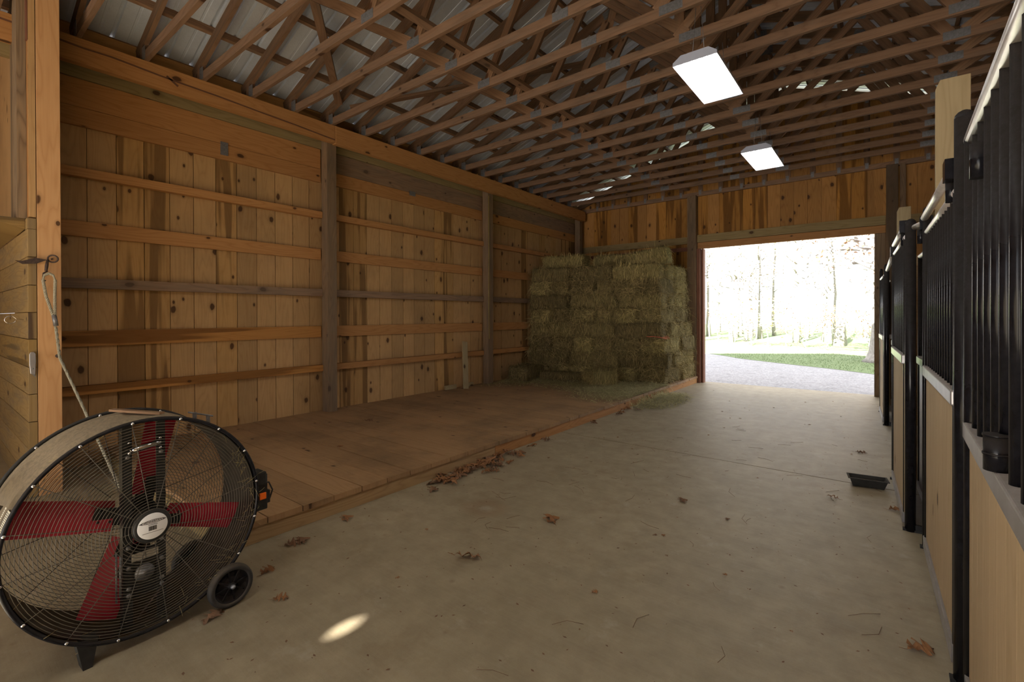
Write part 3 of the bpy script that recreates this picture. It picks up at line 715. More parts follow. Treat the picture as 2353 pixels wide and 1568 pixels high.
dashes(-.038, .038, -.0265, .0014, 4)
# blades (X forward). blade axis directions in the fan plane, measured clockwise pattern of four
bl = empty('blade_wheel', (-.17, .008, 0)); bl.parent = fan
m = MB(); m.lathe([(-.05, .0), (-.05, .075), (.0, .075), (.02, .06), (.03, .03), (.05, .025), (.06, 0)], (0, 0, 0), seg=32); m.obj('blade_hub', BLACKM, bl)
for an in (math.radians(78), math.radians(-19), math.radians(164), math.radians(-111)):
    u = Vector((0, math.cos(an), math.sin(an))); v = Vector((0, -math.sin(an), math.cos(an)))
    m = MB(); n = 10; b = len(m.v)
    for th in (0, .004):
        for i in range(n + 1):
            f = i / n; q = .10 + .335 * f; hw = .064 + .006 * f; tw = math.radians(24 - 10 * f)
            for s in (-1, -.33, .33, 1):
                m.v.append(u * q + v * (s * hw * math.cos(tw)) + Vector((1, 0, 0)) * (s * hw * math.sin(tw) + .012 * (1 - s * s) + th))
    S = (n + 1) * 4
    for i in range(n):
        for j in range(3):
            a = b + i * 4 + j; m.face((a, a + 4, a + 5, a + 1), None, 0, 0, True); m.face((a + S, a + S + 1, a + S + 5, a + S + 4), None, 0, 0, True)
    bo = m.obj('blade', RED, bl)
    m = MB(); m.beam(u * .05 + Vector((.012, 0, 0)), u * .175 + Vector((.016, 0, 0)), .075, .008, (1, 0, 0))
    for q in (.11, .155):
        for s in (-.02, .02): m.lathe([(0, 0), (0, .006), (.005, .006), (.006, 0)], u * q + v * s + Vector((.022, 0, 0)), (1, 0, 0), 8)
    m.obj('bracket', BLACKM, bo)
# upright support bars with chrome grip, motor and bolts
for s in (-1, 1):
    m = MB(); m.box((-.075, s * .062 - .017, -.45), (-.068, s * .062 + .017, .45), 2); m.box((-.11, s * .062 + (.015 if s > 0 else -.018), -.45), (-.068, s * .062 + (.018 if s > 0 else -.015), .45), 2)
    sb = m.obj('support_bar', BLACKM, fan)
    m = MB()
    for z in (-.10, -.19, -.28, -.31, .30): m.lathe([(0, 0), (0, .009), (.007, .009), (.009, .004), (.009, 0)], (-.067, s * .062, z), (1, 0, 0), 12)
    m.obj('bolts', GALV, sb)
m = MB(); m.tube([(-.06, -.055, .335), (-.035, -.045, .335), (-.035, .045, .35), (-.06, .055, .35)], .013, 12)
for s in (-1, 1):
    for z in (.32, .365): m.lathe([(0, 0), (0, .008), (.008, .008), (.01, 0)], (-.06, s * .058, z), (1, 0, 0), 10)
m.obj('chrome_grip', CHROME, fan)
m = MB(); m.lathe([(-.2, 0), (-.2, .06), (-.09, .065), (-.07, .055), (-.07, .0)], (0, .0, -.02), seg=28); m.obj('bearing_housing', BLACKM, fan)
m = MB(); m.lathe([(-.26, 0), (-.26, .075), (-.12, .078), (-.10, .06), (-.10, 0)], (0, .0, -.235), seg=32); m.box((-.2, -.03, -.16), (-.1, .03, -.12), 2); mo = m.obj('motor', DRUMIN, fan)
m = MB(); m.lathe([(-.10, 0), (-.10, .036), (-.09, .040), (-.085, .034), (-.08, .040), (-.07, .036), (-.07, .012), (-.065, .012), (-.065, 0)], (0, .0, -.235), seg=28); m.obj('pulley', GALV, mo)
m = MB(); m.box((-.09, -.062, -.335), (-.078, .062, -.13), 2); m.obj('motor_plate', BLACKM, mo)
m = MB(); m.box((-.10, -.05, -.17), (-.066, .05, -.135), 1); m.obj('motor_clamp', CHROME, mo)
m = MB(); m.tube([(-.06, -.09, -.12), (-.06, -.092, -.30)], .005, 8); m.tube([(-.06, -.105, -.10), (-.06, -.105, -.32)], .004, 8); m.obj('tension_rods', GALV, fan)
m = MB(); m.tube([(-.07, -.03, -.43), (-.06, .0, -.39), (-.05, .03, -.35), (-.045, .07, -.30)], .004, 8); m.obj('power_lead', RUST, fan)
# feet, wheels, handle, switch, label, shim
def foot(y):
    z = -math.sqrt(FR ** 2 - y ** 2)
    m = MB(); m.prism([(-.06, y - .035, z + .02), (-.06, y + .035, z + .01), (-.06, y + .016, -.512), (-.06, y - .014, -.512)], (.06, 0, 0)); m.obj('foot', BLACKM, fan)
foot(-.215)
m = MB(); m.prism([(-.34, -.25, -.40), (-.34, -.18, -.42), (-.34, -.20, -.512), (-.34, -.225, -.512)], (.05, 0, 0)); m.obj('foot', BLACKM, fan)
wy, wz, wr = .318, -.512 + .103, .102
for xx, nm in ((.03, 'front'), (-.40, 'back')):
    w = empty('wheel', (xx, wy, wz)); w.parent = fan
    m = MB(); m.lathe([(-.018, .078), (-.022, .092), (-.014, .101), (0, .103), (.014, .101), (.022, .092), (.018, .078)], (0, 0, 0), seg=48, closed=True); m.obj('tyre', RUBBER, w)
    m = MB(); m.lathe([(-.006, .0), (-.006, .08), (.012, .082), (.016, .076), (.002, .07), (.002, .018), (.018, .017), (.020, 0)], (0, 0, 0), seg=40)
    for k in range(8):
        an = k * math.pi / 4 + .2; c_, s_ = math.cos(an), math.sin(an)
        m.beam((.006, .016 * c_, .016 * s_), (.004, .077 * c_, .077 * s_), .007, .012, (1, 0, 0))
    m.obj('wheel_disc', BLACK, w)
    m = MB(); m.lathe([(0, 0), (0, .011), (.014, .010), (.016, .005), (.02, .004), (.02, 0)], (.018, 0, 0), (1, 0, 0), 14); m.obj('axle_cap', GALV, w)
m = MB(); m.tube([(-.42, wy, wz), (.03, wy, wz)], .009, 10); m.beam((-.10, .28, -.37), (-.10, wy, wz), .03, .006, (1, 0, 0)); m.beam((-.27, .28, -.37), (-.27, wy, wz), .03, .006, (1, 0, 0)); m.obj('axle', BLACKM, fan)
m = MB(); m.tube([(-.06, -.445, .20), (-.08, -.50, .23), (-.13, -.53, .255), (-.24, -.53, .255), (-.29, -.50, .23), (-.30, -.445, .20)], .014, 12)
m.obj('carry_handle', DRUM, fan)
m = MB(); m.tube([(-.13, -.531, .255), (-.24, -.531, .255)], .021, 14); m.obj('handle_grip', RUBBER, fan)
m = MB(); m.box((-.10, .455, -.115), (-.03, .535, .075), 2); m.box((-.09, .53, -.09), (-.04, .555, -.02), 2); m.box((-.115, .46, .02), (-.02, .525, .09), 2); sx_ = m.obj('switch_box', BLACKM, fan, bevel=.006)
m = MB(); m.box((-.029, .487, -.055), (-.018, .522, -.02), 2); m.obj('orange_switch', ORANGE, sx_, bevel=.003)
m = MB(); m.tube([(-.03, .50, .03), (-.02, .535, .03), (-.03, .56, -.02), (-.05, .555, -.07)], .004, 8); m.obj('switch_cord', BLACKM, sx_)
m = MB(); m.box((-.115, .21, .405), (-.105, .225, .447), 2); m.box((-.115, .27, .375), (-.105, .285, .42), 2); m.tube([(-.11, .19, .452), (-.11, .3, .415)], .004, 8); m.obj('cord_bracket', GALV, fan)
# paper label wrapped on the left of the drum
m = MB(); n = 8; b = len(m.v)
for i in range(n + 1):
    an = math.radians(156 + 12 * i / n) ; q = FR + .0012
    m.v += [Vector((-.125, q * math.cos(an), q * math.sin(an))), Vector((-.03, q * math.cos(an), q * math.sin(an)))]
for i in range(n): m.face((b + 2 * i, b + 2 * i + 2, b + 2 * i + 3, b + 2 * i + 1), None, 0, 0, True)
pl = m.obj('warning_label', plain('aged_paper', (.5, .47, .38), .7, 0, .05), fan)
m = MB()
for i in range(12):
    an = math.radians(157 + .85 * i); q = FR + .0022; p = Vector((0, q * math.cos(an), q * math.sin(an)))
    m.beam(p + Vector((-.118, 0, 0)), p + Vector((-.04, 0, 0)), .0012, .0004, p)
m.obj('printed_lines', INK, pl)
# straw wisps caught on the fan are part of it
m = MB(); rr = R(9)
for _ in range(120):
    an = rr.uniform(-1.4, .6) if rr.random() < .6 else rr.uniform(0, 6.28); q = FR * rr.uniform(.9, 1.02); p = Vector((rr.uniform(-.05, .015), q * math.cos(an), q * math.sin(an)))
    d_ = Vector((rr.uniform(-.3, .3), rr.uniform(-1, 1), rr.uniform(-1, .6))).normalized() * rr.uniform(.02, .06); m.tube([p, p + d_ * .5 + Vector((.004, 0, 0)), p + d_], .0009, 3)
o = m.obj('straw_wisps', LOOSE, fan); o['kind'] = 'stuff'
m = MB(); ct = Vector((-2.66, .62, 1.0)); m.beam((-2.86, .585, FC.z + FR + .018), (-2.665, .73, FC.z + FR + .004), .03, .010, (0, 0, 1), .4)
tag(m.obj('bark_strip', wood('bark_strip_wood', (.36, .2, .1), (.2, .11, .05), knots=0, grey=.3)), 'thin curled strip of wood lying on top of the fan drum', 'wood strip')

# ================================================================ STALL FRONTS
def stall(name, p0, p1, label, z0=.02, zr=1.02, zt=2.05, post0=True, post1=True, bars=True, nb=None, steel=False, tr=.021, board_z0=.07, railh=.065, br=.0105):
    """upright panel from p0 to p1 on the floor; local x along it, local y toward the aisle"""
    p0 = Vector((*p0, 0)); p1 = Vector((*p1, 0)); L = (p1 - p0).length; a = math.atan2(p1.y - p0.y, p1.x - p0.x)
    e = empty(name, p0, a, label, 'stall panel')
    m = MB(); m.box((0, -.016, board_z0), (L, .012, zr - .06), 2, .3)
    x = 0.; m = MB(); r = R(int(p0.y * 100))
    while x < L - .01:
        w = min(.135, L - x); m.box((x + .0008, -.014, board_z0), (x + w - .0008, .012, zr - railh + .01), 2, r.random()); x += w
    m.obj('boards' if not steel else 'steel_sheet', STALLW if not steel else STEEL, e)
    m = MB(); m.box((0, -.03, z0), (L, .024, board_z0 + .02), 0); m.obj('bottom_channel', STEEL, e, bevel=.003)
    m = MB(); m.box((.0, -.034, zr - railh), (L, .028, zr), 0); m.obj('middle_rail', STEEL, e, bevel=.008, seg=3)
    if post0: m = MB(); m.tube([(tr, 0, z0), (tr, 0, zt)], tr, 16); m.obj('end_tube', BLACK, e)
    if post1: m = MB(); m.tube([(L - tr, 0, z0), (L - tr, 0, zt)], tr, 16); m.obj('end_tube', BLACK, e)
    m = MB(); m.tube([(0, 0, zt), (L, 0, zt)], tr, 16); m.obj('top_rail', RAILM, e)
    if bars:
        nb = nb or int(L / .085); first = None
        for k in range(1, nb):
            x = L * k / nb
            if first is None:
                m = MB(); m.tube([(x, 0, zr - .01), (x, 0, zt)], br, 12); first = m.obj('bar', BLACK, e); x0_ = x
            else: link_copy(first, 'bar', e, (x - x0_, 0, 0))
    return e
def post(x, y, h, label, r_=.03, cap=True, z0=0.):
    e = empty('stall_post', (x, y, 0), 0, label, 'post')
    m = MB(); m.tube([(0, 0, z0), (0, 0, h)], r_, 24); m.obj('tube', BLACK, e)
    m = MB(); m.lathe([(0, r_), (.012, r_ * .92), (.022, r_ * .65), (.028, r_ * .3), (.029, 0)], (0, 0, h), (0, 0, 1), 24); m.obj('cap', BLACK, e)
    m = MB(); m.box((-r_ - .01, -.02, 0), (r_ + .06, .02, .012), 0); m.box((r_ - .005, -.012, 0), (r_ + .05, .012, .045), 0); m.obj('foot_bracket', BLACKM, e)
    return e
def track(p0, p1, z, label, r_=.019):
    e = empty('door_track', (0, 0, 0), 0, label, 'track')
    m = MB(); m.tube([(p0[0], p0[1], z), (p1[0], p1[1], z)], r_, 16); m.obj('tube', RAILM, e)
    q = Vector((p0[0], p0[1], z)); d_ = (Vector((p1[0], p1[1], z)) - q).normalized()
    m = MB(); m.box(q + Vector((-.03, -.03, -.045)), q + Vector((.03, .06, .035)), 2); m.tube([q + d_ * .09 + Vector((0, 0, -.03)), q + d_ * .09 + Vector((0, 0, -.12))], .018, 14); m.obj('hanger', BLACK, e)
    return e
SA = stall('grilled_stall_panel', (.222, .30), (.262, 2.46), 'nearest stall panel with thick black bars over pale boards', zr=1.03, zt=2.085, nb=15, tr=.027, br=.015)
for k_, xx in enumerate((1.40,)):
    pass
m = MB(); m.tube([(1.42, .02, 1.03), (1.42, .02, 1.12)], .026, 18); m.tube([(1.42, .02, 1.118), (1.42, .02, 1.123)], .028, 18); m.tube([(1.42, .02, 1.07), (1.42, .02, 1.075)], .028, 18); m.obj('lower_sleeve', BLACK, SA)
m = MB(); m.tube([(1.78, .02, 1.86), (1.78, .02, 1.97)], .022, 18); m.obj('upper_sleeve', BLACK, SA)
post(.245, 2.515, 2.19, 'tall black round post with a domed cap between the two nearest stall panels', .031)
stall('grilled_stall_panel', (.240, 2.60), (.212, 3.80), 'second stall panel from the camera, thin dark bars over pale boards', zr=1.125, zt=1.93, nb=13, tr=.02)
track((.222, 2.60), (.195, 3.82), 2.02, 'bare metal sliding track above the second stall panel')
post(.206, 3.835, 2.06, 'slim black tube post at the far end of the second stall panel', .02)
e = stall('recessed_stall_door', (.29, 3.90), (.235, 5.05), 'set-back stall door with grey steel lower sheet, between two posts', zr=1.10, zt=1.90, steel=True, bars=False, tr=.02)
m = MB(); m.box((.05, -.02, 1.42), (.45, -.002, 1.88), 2); m.obj('upper_board', JAMB, e)
m = MB(); m.tube([(.30, .0, 1.10), (.30, .0, 1.36), (.12, 0, 1.40), (.08, 0, 1.40), (.08, 0, 1.10)], .012, 10); m.obj('feed_opening_tube', BLACK, e)
m = MB(); m.lathe([(0, 0), (0, .014), (.01, .014), (.013, 0)], (.10, .014, .43), (0, 1, 0), 12); m.obj('latch_knob', BLACKM, e)
track((.205, 3.86), (.16, 4.04), 2.0, 'short piece of track linking the slim post to the tall black post')
post(.139, 4.085, 2.035, 'tall black post standing proud of the stalls, halfway along', .029)
stall('grilled_stall_panel', (.122, 4.16), (.078, 5.24), 'third grilled stall panel, just beyond the proud black post', zr=1.16, zt=1.955, nb=14, tr=.018)
track((.112, 4.16), (.073, 5.24), 2.03, 'bare metal track above the third grilled stall panel')
post(.074, 5.275, 2.06, 'slim black tube post beyond the third stall panel', .02)
stall('recessed_stall_door', (.17, 5.36), (.10, 7.55), 'farther set-back stall door with pale lower boards', zr=1.12, zt=1.92, nb=24, tr=.018)
track((.075, 5.4), (.035, 7.7), 2.0, 'long track above the farther set-back stall door')
post(.029, 7.80, 2.06, 'black post standing proud near the barn door', .028)
stall('grilled_stall_panel', (.012, 7.90), (-.030, 8.80), 'farthest grilled stall panel, near the barn door', zr=1.16, zt=1.95, nb=10, tr=.018)
post(-.030, 8.84, 2.08, 'slim black tube post nearest the barn door', .02)
stall('grilled_stall_panel', (.06, 8.95), (.03, 10.25), 'last stall front against the far wall', zr=1.14, zt=1.93, nb=12, tr=.018)
for (y, hh, x0, x1, lb, pc) in ((4.10, 2.2, .36, XR - .02, 'board divider between the first and second stalls', ((.262, .427, 2.94), 'broad pale timber post rising above the nearest stalls')), (7.85, 2.1, .22, XR - .02, 'board divider between the second and third stalls', ((.132, .272, 2.81), 'smaller pale timber post rising above the far stalls'))):
    m = MB(); z = .02
    while z < hh: m.box((x0, y + .05, z), (x1, y + .09, z + .14), 0); z += .145
    tag(m.obj('stall_divider', STALLW), lb, 'divider')
    (a, b, zt_), pl_ = pc
    m = MB(); b0 = len(m.v)
    m.prism([(a, y - .002, 0), (b, y - .002, 0), (b, y - .002, zt_), (a + .022, y - .002, zt_), (a, y - .002, zt_ - .055)], (0, .045, 0), .15)
    for i in range(len(m.uv)): m.uv[i] = [(m.v[j].z, m.v[j].x + m.v[j].y) for j in m.f[i]]
    tag(m.obj('timber_post', CREAM, bevel=.004), pl_, 'post')

# ================================================================ LIGHTS
def fixture(x0, x1, y0, y1, z, label):
    cx, cy = (x0 + x1) / 2, (y0 + y1) / 2; w, l = (x1 - x0), (y1 - y0)
    e = empty('ceiling_light', (cx, cy, z), 0, label, 'light', 'fluorescent lights under the trusses')
    m = MB(); hw, hl = w / 2, l / 2
    prof = [(-hw, 0), (-hw, .028), (-hw + .065, .075), (hw - .065, .075), (hw, .028), (hw, 0)]
    b = len(m.v)
    for yy in (-hl, hl):
        for (a, c) in prof: m.v.append(Vector((a, yy, c)))
    for i in range(5): m.face((b + i, b + 6 + i, b + 7 + i, b + i + 1))
    m.face((b, b + 1, b + 2, b + 3, b + 4, b + 5)); m.face((b + 11, b + 10, b + 9, b + 8, b + 7, b + 6))
    m.obj('housing', LAMPW, e)
    m = MB(); q = []
    n = 6; st = w / n
    for i in range(n): c = -hw + st * (i + .5); q += [(c - st * .5, .004), (c - st * .28, .030), (c + st * .28, .030)]
    q += [(hw, .004)]
    b = len(m.v)
    for yy in (-hl + .004, hl - .004):
        for (a, c) in q: m.v.append(Vector((a, yy, c)))
    k = len(q)
    for i in range(k - 1): m.face((b + i, b + i + 1, b + k + i + 1, b + k + i))
    m.obj('reflector', plain('white_reflector', (.8, .79, .74), .3, 0, .02), e)
    for i in range(n):
        c = -hw + st * (i + .5); m = MB(); m.tube([(c, -hl + .03, .010), (c, hl - .03, .010)], .008, 10); m.obj('tube', TUBEM, e)
    for s in (-1, 1):
        for t_ in (-1, 1):
            m = MB(); m.tube([(s * .05, t_ * hl * .75, .075), (s * .02, t_ * hl * .75, ZB - z)], .0025, 5); m.obj('hanging_wire', GALV, e)
    return e
fixture(-1.385, -1.035, 3.94, 4.82, 3.50, 'nearer six-tube fluorescent light hanging under the trusses')
fixture(-1.44, -1.09, 6.58, 7.50, 3.50, 'farther six-tube fluorescent light hanging under the trusses')
for k_, yy in enumerate((1.30, -1.35, -4.0)):  # unseen fixtures added for more interior light, continuing the visible row
    fixture(-1.34, -.99, yy, yy + .88, 3.50, 'added six-tube fluorescent light, unseen above and behind the viewpoint, %s of its row' % ORD[k_])

# ================================================================ HAY
def bale_mesh(L, D, H, seed, strands=420):
    r = R(seed); m = MB(); nx, ny, nz = 16, 7, 6
    off = Vector((seed * 3.1, seed * 1.7, seed * .9))
    def pt(u, v, w):
        p = Vector((u, v, w)); q = []
        for c, hlf in zip(p, (L / 2, D / 2, H / 2)): q.append(c * hlf)
        p2 = Vector(q); rr_ = .045
        inner = Vector((max(-L / 2 + rr_, min(L / 2 - rr_, p2.x)), max(-D / 2 + rr_, min(D / 2 - rr_, p2.y)), max(-H / 2 + rr_, min(H / 2 - rr_, p2.z))))
        dd = p2 - inner
        if dd.length > 0: dd = dd.normalized() * rr_; p2 = inner + dd
        nn = dd.normalized() if dd.length > 0 else Vector((0, 0, 1))
        fl = -.008 * (1 if (int((p2.x + 5) / .085) % 2) else -.2)
        p2 += nn * (mnoise.noise(p2 * 9 + off) * .026 + mnoise.noise(p2 * 30 + off) * .012 + fl)
        return p2
    idx = {}
    def vid(i, j, k):
        if (i, j, k) not in idx:
            idx[(i, j, k)] = len(m.v); m.v.append(pt(2 * i / nx - 1, 2 * j / ny - 1, 2 * k / nz - 1))
        return idx[(i, j, k)]
    def quad(a, b, c, d_): m.face((vid(*a), vid(*b), vid(*c), vid(*d_)), None, 0, 0, True)
    for i in range(nx):
        for j in range(ny): quad((i, j, 0), (i, j + 1, 0), (i + 1, j + 1, 0), (i + 1, j, 0)); quad((i, j, nz), (i + 1, j, nz), (i + 1, j + 1, nz), (i, j + 1, nz))
        for k in range(nz): quad((i, 0, k), (i + 1, 0, k), (i + 1, 0, k + 1), (i, 0, k + 1)); quad((i, ny, k), (i, ny, k + 1), (i + 1, ny, k + 1), (i + 1, ny, k))
    for j in range(ny):
        for k in range(nz): quad((0, j, k), (0, j, k + 1), (0, j + 1, k + 1), (0, j + 1, k)); quad((nx, j, k), (nx, j + 1, k), (nx, j + 1, k + 1), (nx, j, k + 1))
    for _ in range(strands):
        f = r.random(); 
        if f < .42: p = Vector((r.uniform(-L / 2, L / 2), r.choice((-1, 1)) * D / 2, r.uniform(-H / 2, H / 2))); n = Vector((0, math.copysign(1, p.y), 0)); along = Vector((r.uniform(-.35, .35), 0, r.choice((-1, 1))))
        elif f < .72: p = Vector((r.choice((-1, 1)) * L / 2, r.uniform(-D / 2, D / 2), r.uniform(-H / 2, H / 2))); n = Vector((math.copysign(1, p.x), 0, 0)); along = Vector((0, r.uniform(-1, 1), r.uniform(-1, .4)))
        else: p = Vector((r.uniform(-L / 2, L / 2), r.uniform(-D / 2, D / 2), H / 2)); n = Vector((0, 0, 1)); along = Vector((r.uniform(-1, 1), r.uniform(-1, 1), 0))
        l = r.uniform(.05, .17); w = r.uniform(.0014, .0052); along = (along.normalized() + Vector((r.uniform(-.3, .3), r.uniform(-.3, .3), r.uniform(-.3, .1)))).normalized(); side = along.cross(n).normalized()
        b = len(m.v); p = p - n * .006; mid = p + along * l * .5 + n * r.uniform(.006, .030); end = p + along * l + n * r.uniform(-.004, .042) + Vector((0, 0, -.012))
        m.v += [p - side * w, p + side * w, mid + side * w, mid - side * w, end + side * w * .4, end - side * w * .4]; rn = r.random()
        m.face((b, b + 1, b + 2, b + 3), None, rn); m.face((b + 3, b + 2, b + 4, b + 5), None, rn)
    return m.data('hay_bale', HAY)
BL, BD, BH = .93, .43, .292
BM = [bale_mesh(BL, BD, BH, s, 1000) for s in range(1, 8)]
rr = R(77)
def bale(x, y, z, rz, label, group, sl=1., sd=1., tilt=0., sh=1.):
    o = bpy.data.objects.new('hay_bale', rr.choice(BM)); COL.objects.link(o); o.location = (x, y, z); o.rotation_euler = (0, tilt, rz)
    o.scale = (sl, sd, sh * rr.uniform(.98, 1.03)); tag(o, label, 'hay bale', group); return o
ROWH = .284; GX0, GX1 = -5.92, -3.17
def fy(x): return 7.98 + (x - GX0) * .22     # front line of the stack, slightly skewed
PLACE3 = ['left', 'middle', 'right']
GRP = 'bales of the big hay stack'
for row in range(8):
    z = ZP + ROWH * (row + .5) + .006
    back = .02 * row + (.0 if row < 4 else .05)
    gx1 = GX1 - .022 * row + (.05 if row in (1, 2) else 0); yb = 10.34; D0 = yb - .03 - (fy(gx1) + back)
    rn = '%s row up' % ORD[row]
    lrow = row % 2 == 1 or row == 7
    if lrow:
        cuts = sorted([GX0 + (gx1 - GX0) * (k + rr.uniform(-.09, .09)) / 3 for k in (1, 2)]); xs = [GX0] + cuts + [gx1]
        for c in range(3):
            w = xs[c + 1] - xs[c]; x = (xs[c] + xs[c + 1]) / 2; d_ = D0 / 4; y = fy(x) + BD / 2 + back + rr.uniform(-.09, .05)
            bale(x, y, z + rr.uniform(-.006, .006), rr.uniform(-.06, .06) + .2, 'lengthwise hay bale, %s of the front, %s of the stack' % (PLACE3[c], rn), GRP, w / BL * .97, 1., rr.uniform(-.04, .04))
        for c in range(3):
            d_ = (D0 - BD) / 3; y = yb - .02 - d_ * (2.5 - c)
            bale(gx1 - BL / 2 + rr.uniform(-.05, .03), y, z, rr.uniform(-.05, .05), 'hay bale end facing the door, %s behind the corner, %s of the stack' % (ORD[c], rn), GRP, 1., d_ / BD * .97)
    else:
        xs = [GX0 + (gx1 - GX0) * (k + (rr.uniform(-.18, .18) if 0 < k < 6 else 0)) / 6 for k in range(7)]
        L2 = D0 / 2
        for c in range(6):
            w = xs[c + 1] - xs[c]; x = (xs[c] + xs[c + 1]) / 2; y = fy(x) + back + L2 / 2 + rr.uniform(-.06, .03)
            bale(x, y, z + rr.uniform(-.006, .006), math.pi / 2 + rr.uniform(-.04, .04), 'end-on hay bale, %s from the left, %s of the stack' % (ORD[c], rn), GRP, min(L2, .86) / BL * .98, w / BD * .97)
        bale(gx1 - BD / 2 + rr.uniform(-.04, .02), yb - L2 / 2, z, math.pi / 2 + rr.uniform(-.03, .03), 'side-on hay bale behind the right corner, %s of the stack' % rn, GRP, L2 / BL * .97)
zt_ = ZP + ROWH * 8
bale(-5.38, 8.75, zt_ + .15, .1, 'topmost hay bale in the far left corner of the stack', GRP)
bale(-4.42, 9.25, zt_ + .14, .1, 'upper hay bale just right of the topmost corner bale', GRP, tilt=.03)
bale(-3.62, fy(-3.5) + .42, zt_ + .13, .12, 'tilted hay bale on top of the right end of the stack', GRP, .85, tilt=-.16)
bale(-5.64, 7.66, ZP + .15, math.pi / 2 + .1, 'loose hay bale on the deck at the lower left of the stack', None, .8)
bale(-4.12, 7.86, ZP + .15, .95, 'small loose hay bale lying in front of the stack', None, .55, 1.)
bale(-4.95, 7.92, ZP + .10, .22, 'flattened hay bale at the foot of the stack, left of the small loose one', None, 1., .6, sh=.6)
m = MB(); rq = R(4)
for k in range(5):
    p = Vector((-3.16 + rq.uniform(-.03, .0), 8.50 + .06 * k, 1.02)); m.tube([p, p + Vector((.02, .05, .03 * (k % 2))), p + Vector((.015, .10, -.03))], .004, 6)
m.tube([(-3.45, 8.42, 1.04), (-3.3, 8.42, 1.045), (-3.2, 8.45, 1.03), (-3.14, 8.6, 1.0)], .006, 6)
tag(m.obj('red_twine', TWINE), 'red baling twine hanging at the right corner of the stack', 'twine')
m = MB(); r = R(66)
for _ in range(7000):
    row = r.randrange(0, 9); z = ZP + ROWH * row + r.gauss(.01, .03) if r.random() < .6 else ZP + r.uniform(.05, 8 * ROWH)
    if z < ZP + .06 or z > ZP + 8.05 * ROWH: continue
    gx1 = GX1 - .022 * (z - ZP) / ROWH; back = .02 * (z - ZP) / ROWH + (.0 if z < 1.3 else .05)
    if r.random() < .68:
        x = r.uniform(GX0 + .03, gx1); p = Vector((x, fy(x) + back - r.uniform(-.01, .05), z)); n = Vector((.2, -1, 0)); t_ = Vector((r.uniform(-.7, .7), r.uniform(-.25, 0), r.uniform(-1, .25)))
    else:
        y = r.uniform(fy(gx1), 10.3); p = Vector((gx1 + r.uniform(-.02, .05), y, z)); n = Vector((1, 0, 0)); t_ = Vector((r.uniform(0, .3), r.uniform(-.7, .7), r.uniform(-1, .2)))
    t_.normalize(); l = r.uniform(.06, .24); w = r.uniform(.0016, .0048); s_ = t_.cross(n).normalized() * w; mid = p + t_ * l * .5 + n * .012; e_ = p + t_ * l + Vector((0, 0, -.02)); b = len(m.v)
    m.v += [p - s_, p + s_, mid + s_, mid - s_, e_ + s_ * .3, e_ - s_ * .3]; rn = r.random()
    m.face((b, b + 1, b + 2, b + 3), None, rn); m.face((b + 3, b + 2, b + 4, b + 5), None, rn)
tag(m.obj('hanging_hay', HAY), 'loose hay wisps hanging from the faces of the big stack', 'loose hay', kind='stuff')
# loose hay: low matted heap plus strands on deck and floor
m = MB(); r = R(55)
def dens(x, y):
    d1 = 0
    if x < PXE:
        d1 = max(0, min(1, (y - (6.55 + .35 * math.sin(x * 2.3))) / 1.0))
        if y > fy(x) + .05: d1 = 0
        d1 *= (.5 + .5 * min(1, max(0, (x + 5.9) / 1.2)) if y < 7.4 else 1)
    else:
        q = math.hypot((x + 2.92) / .42, (y - 7.75) / 1.05); d1 = max(0, 1 - q) * 2.2
    return d1
cnt = 0
while cnt < 13000:
    x = r.uniform(-5.88, -2.2); y = r.uniform(6.2, 9.9); d_ = dens(x, y)
    if r.random() > d_: continue
    z = (ZP if x < PXE else 0) + .003 + r.random() ** 2 * .055 * d_; a = r.uniform(0, 6.28); l = r.uniform(.05, .18); w = r.uniform(.0016, .0048)
    p = Vector((x, y, z)); t_ = Vector((math.cos(a), math.sin(a), r.uniform(-.1, .25))); e_ = p + t_ * l; e_.z = max(e_.z, (ZP if e_.x < PXE else 0) + .002); s_ = Vector((-math.sin(a), math.cos(a), 0)) * w
    mid = (p + e_) / 2 + Vector((0, 0, .006)); b = len(m.v); m.v += [p - s_, p + s_, mid + s_, mid - s_, e_ + s_ * .3, e_ - s_ * .3]; rn = r.random()
    m.face((b, b + 1, b + 2, b + 3), None, rn); m.face((b + 3, b + 2, b + 4, b + 5), None, rn); cnt += 1
tag(m.obj('loose_hay', LOOSE), 'loose hay scattered on the deck and floor around the stack', 'loose hay', kind='stuff')
m = MB(); N_ = 46; b = len(m.v)
for i in range(N_ + 1):
    for j in range(N_ + 1):
        x = -5.97 + 2.87 * i / N_; y = 6.7 + 1.9 * j / N_; h = min(1, max(0, (y - 6.95 - .25 * math.sin(x * 2.3)) / .9)) * .035 + mnoise.noise(Vector((x * 5, y * 5, 0))) * .014
        m.v.append(Vector((min(x, PXE), y, ZP - .012 + max(0, h))))
for i in range(N_):
    for j in range(N_): a = b + i * (N_ + 1) + j; m.face((a, a + N_ + 1, a + N_ + 2, a + 1), None, .2, 0, True)
tag(m.obj('hay_mat', LOOSE), 'matted layer of trodden hay on the deck in front of the stack', 'loose hay', kind='stuff')

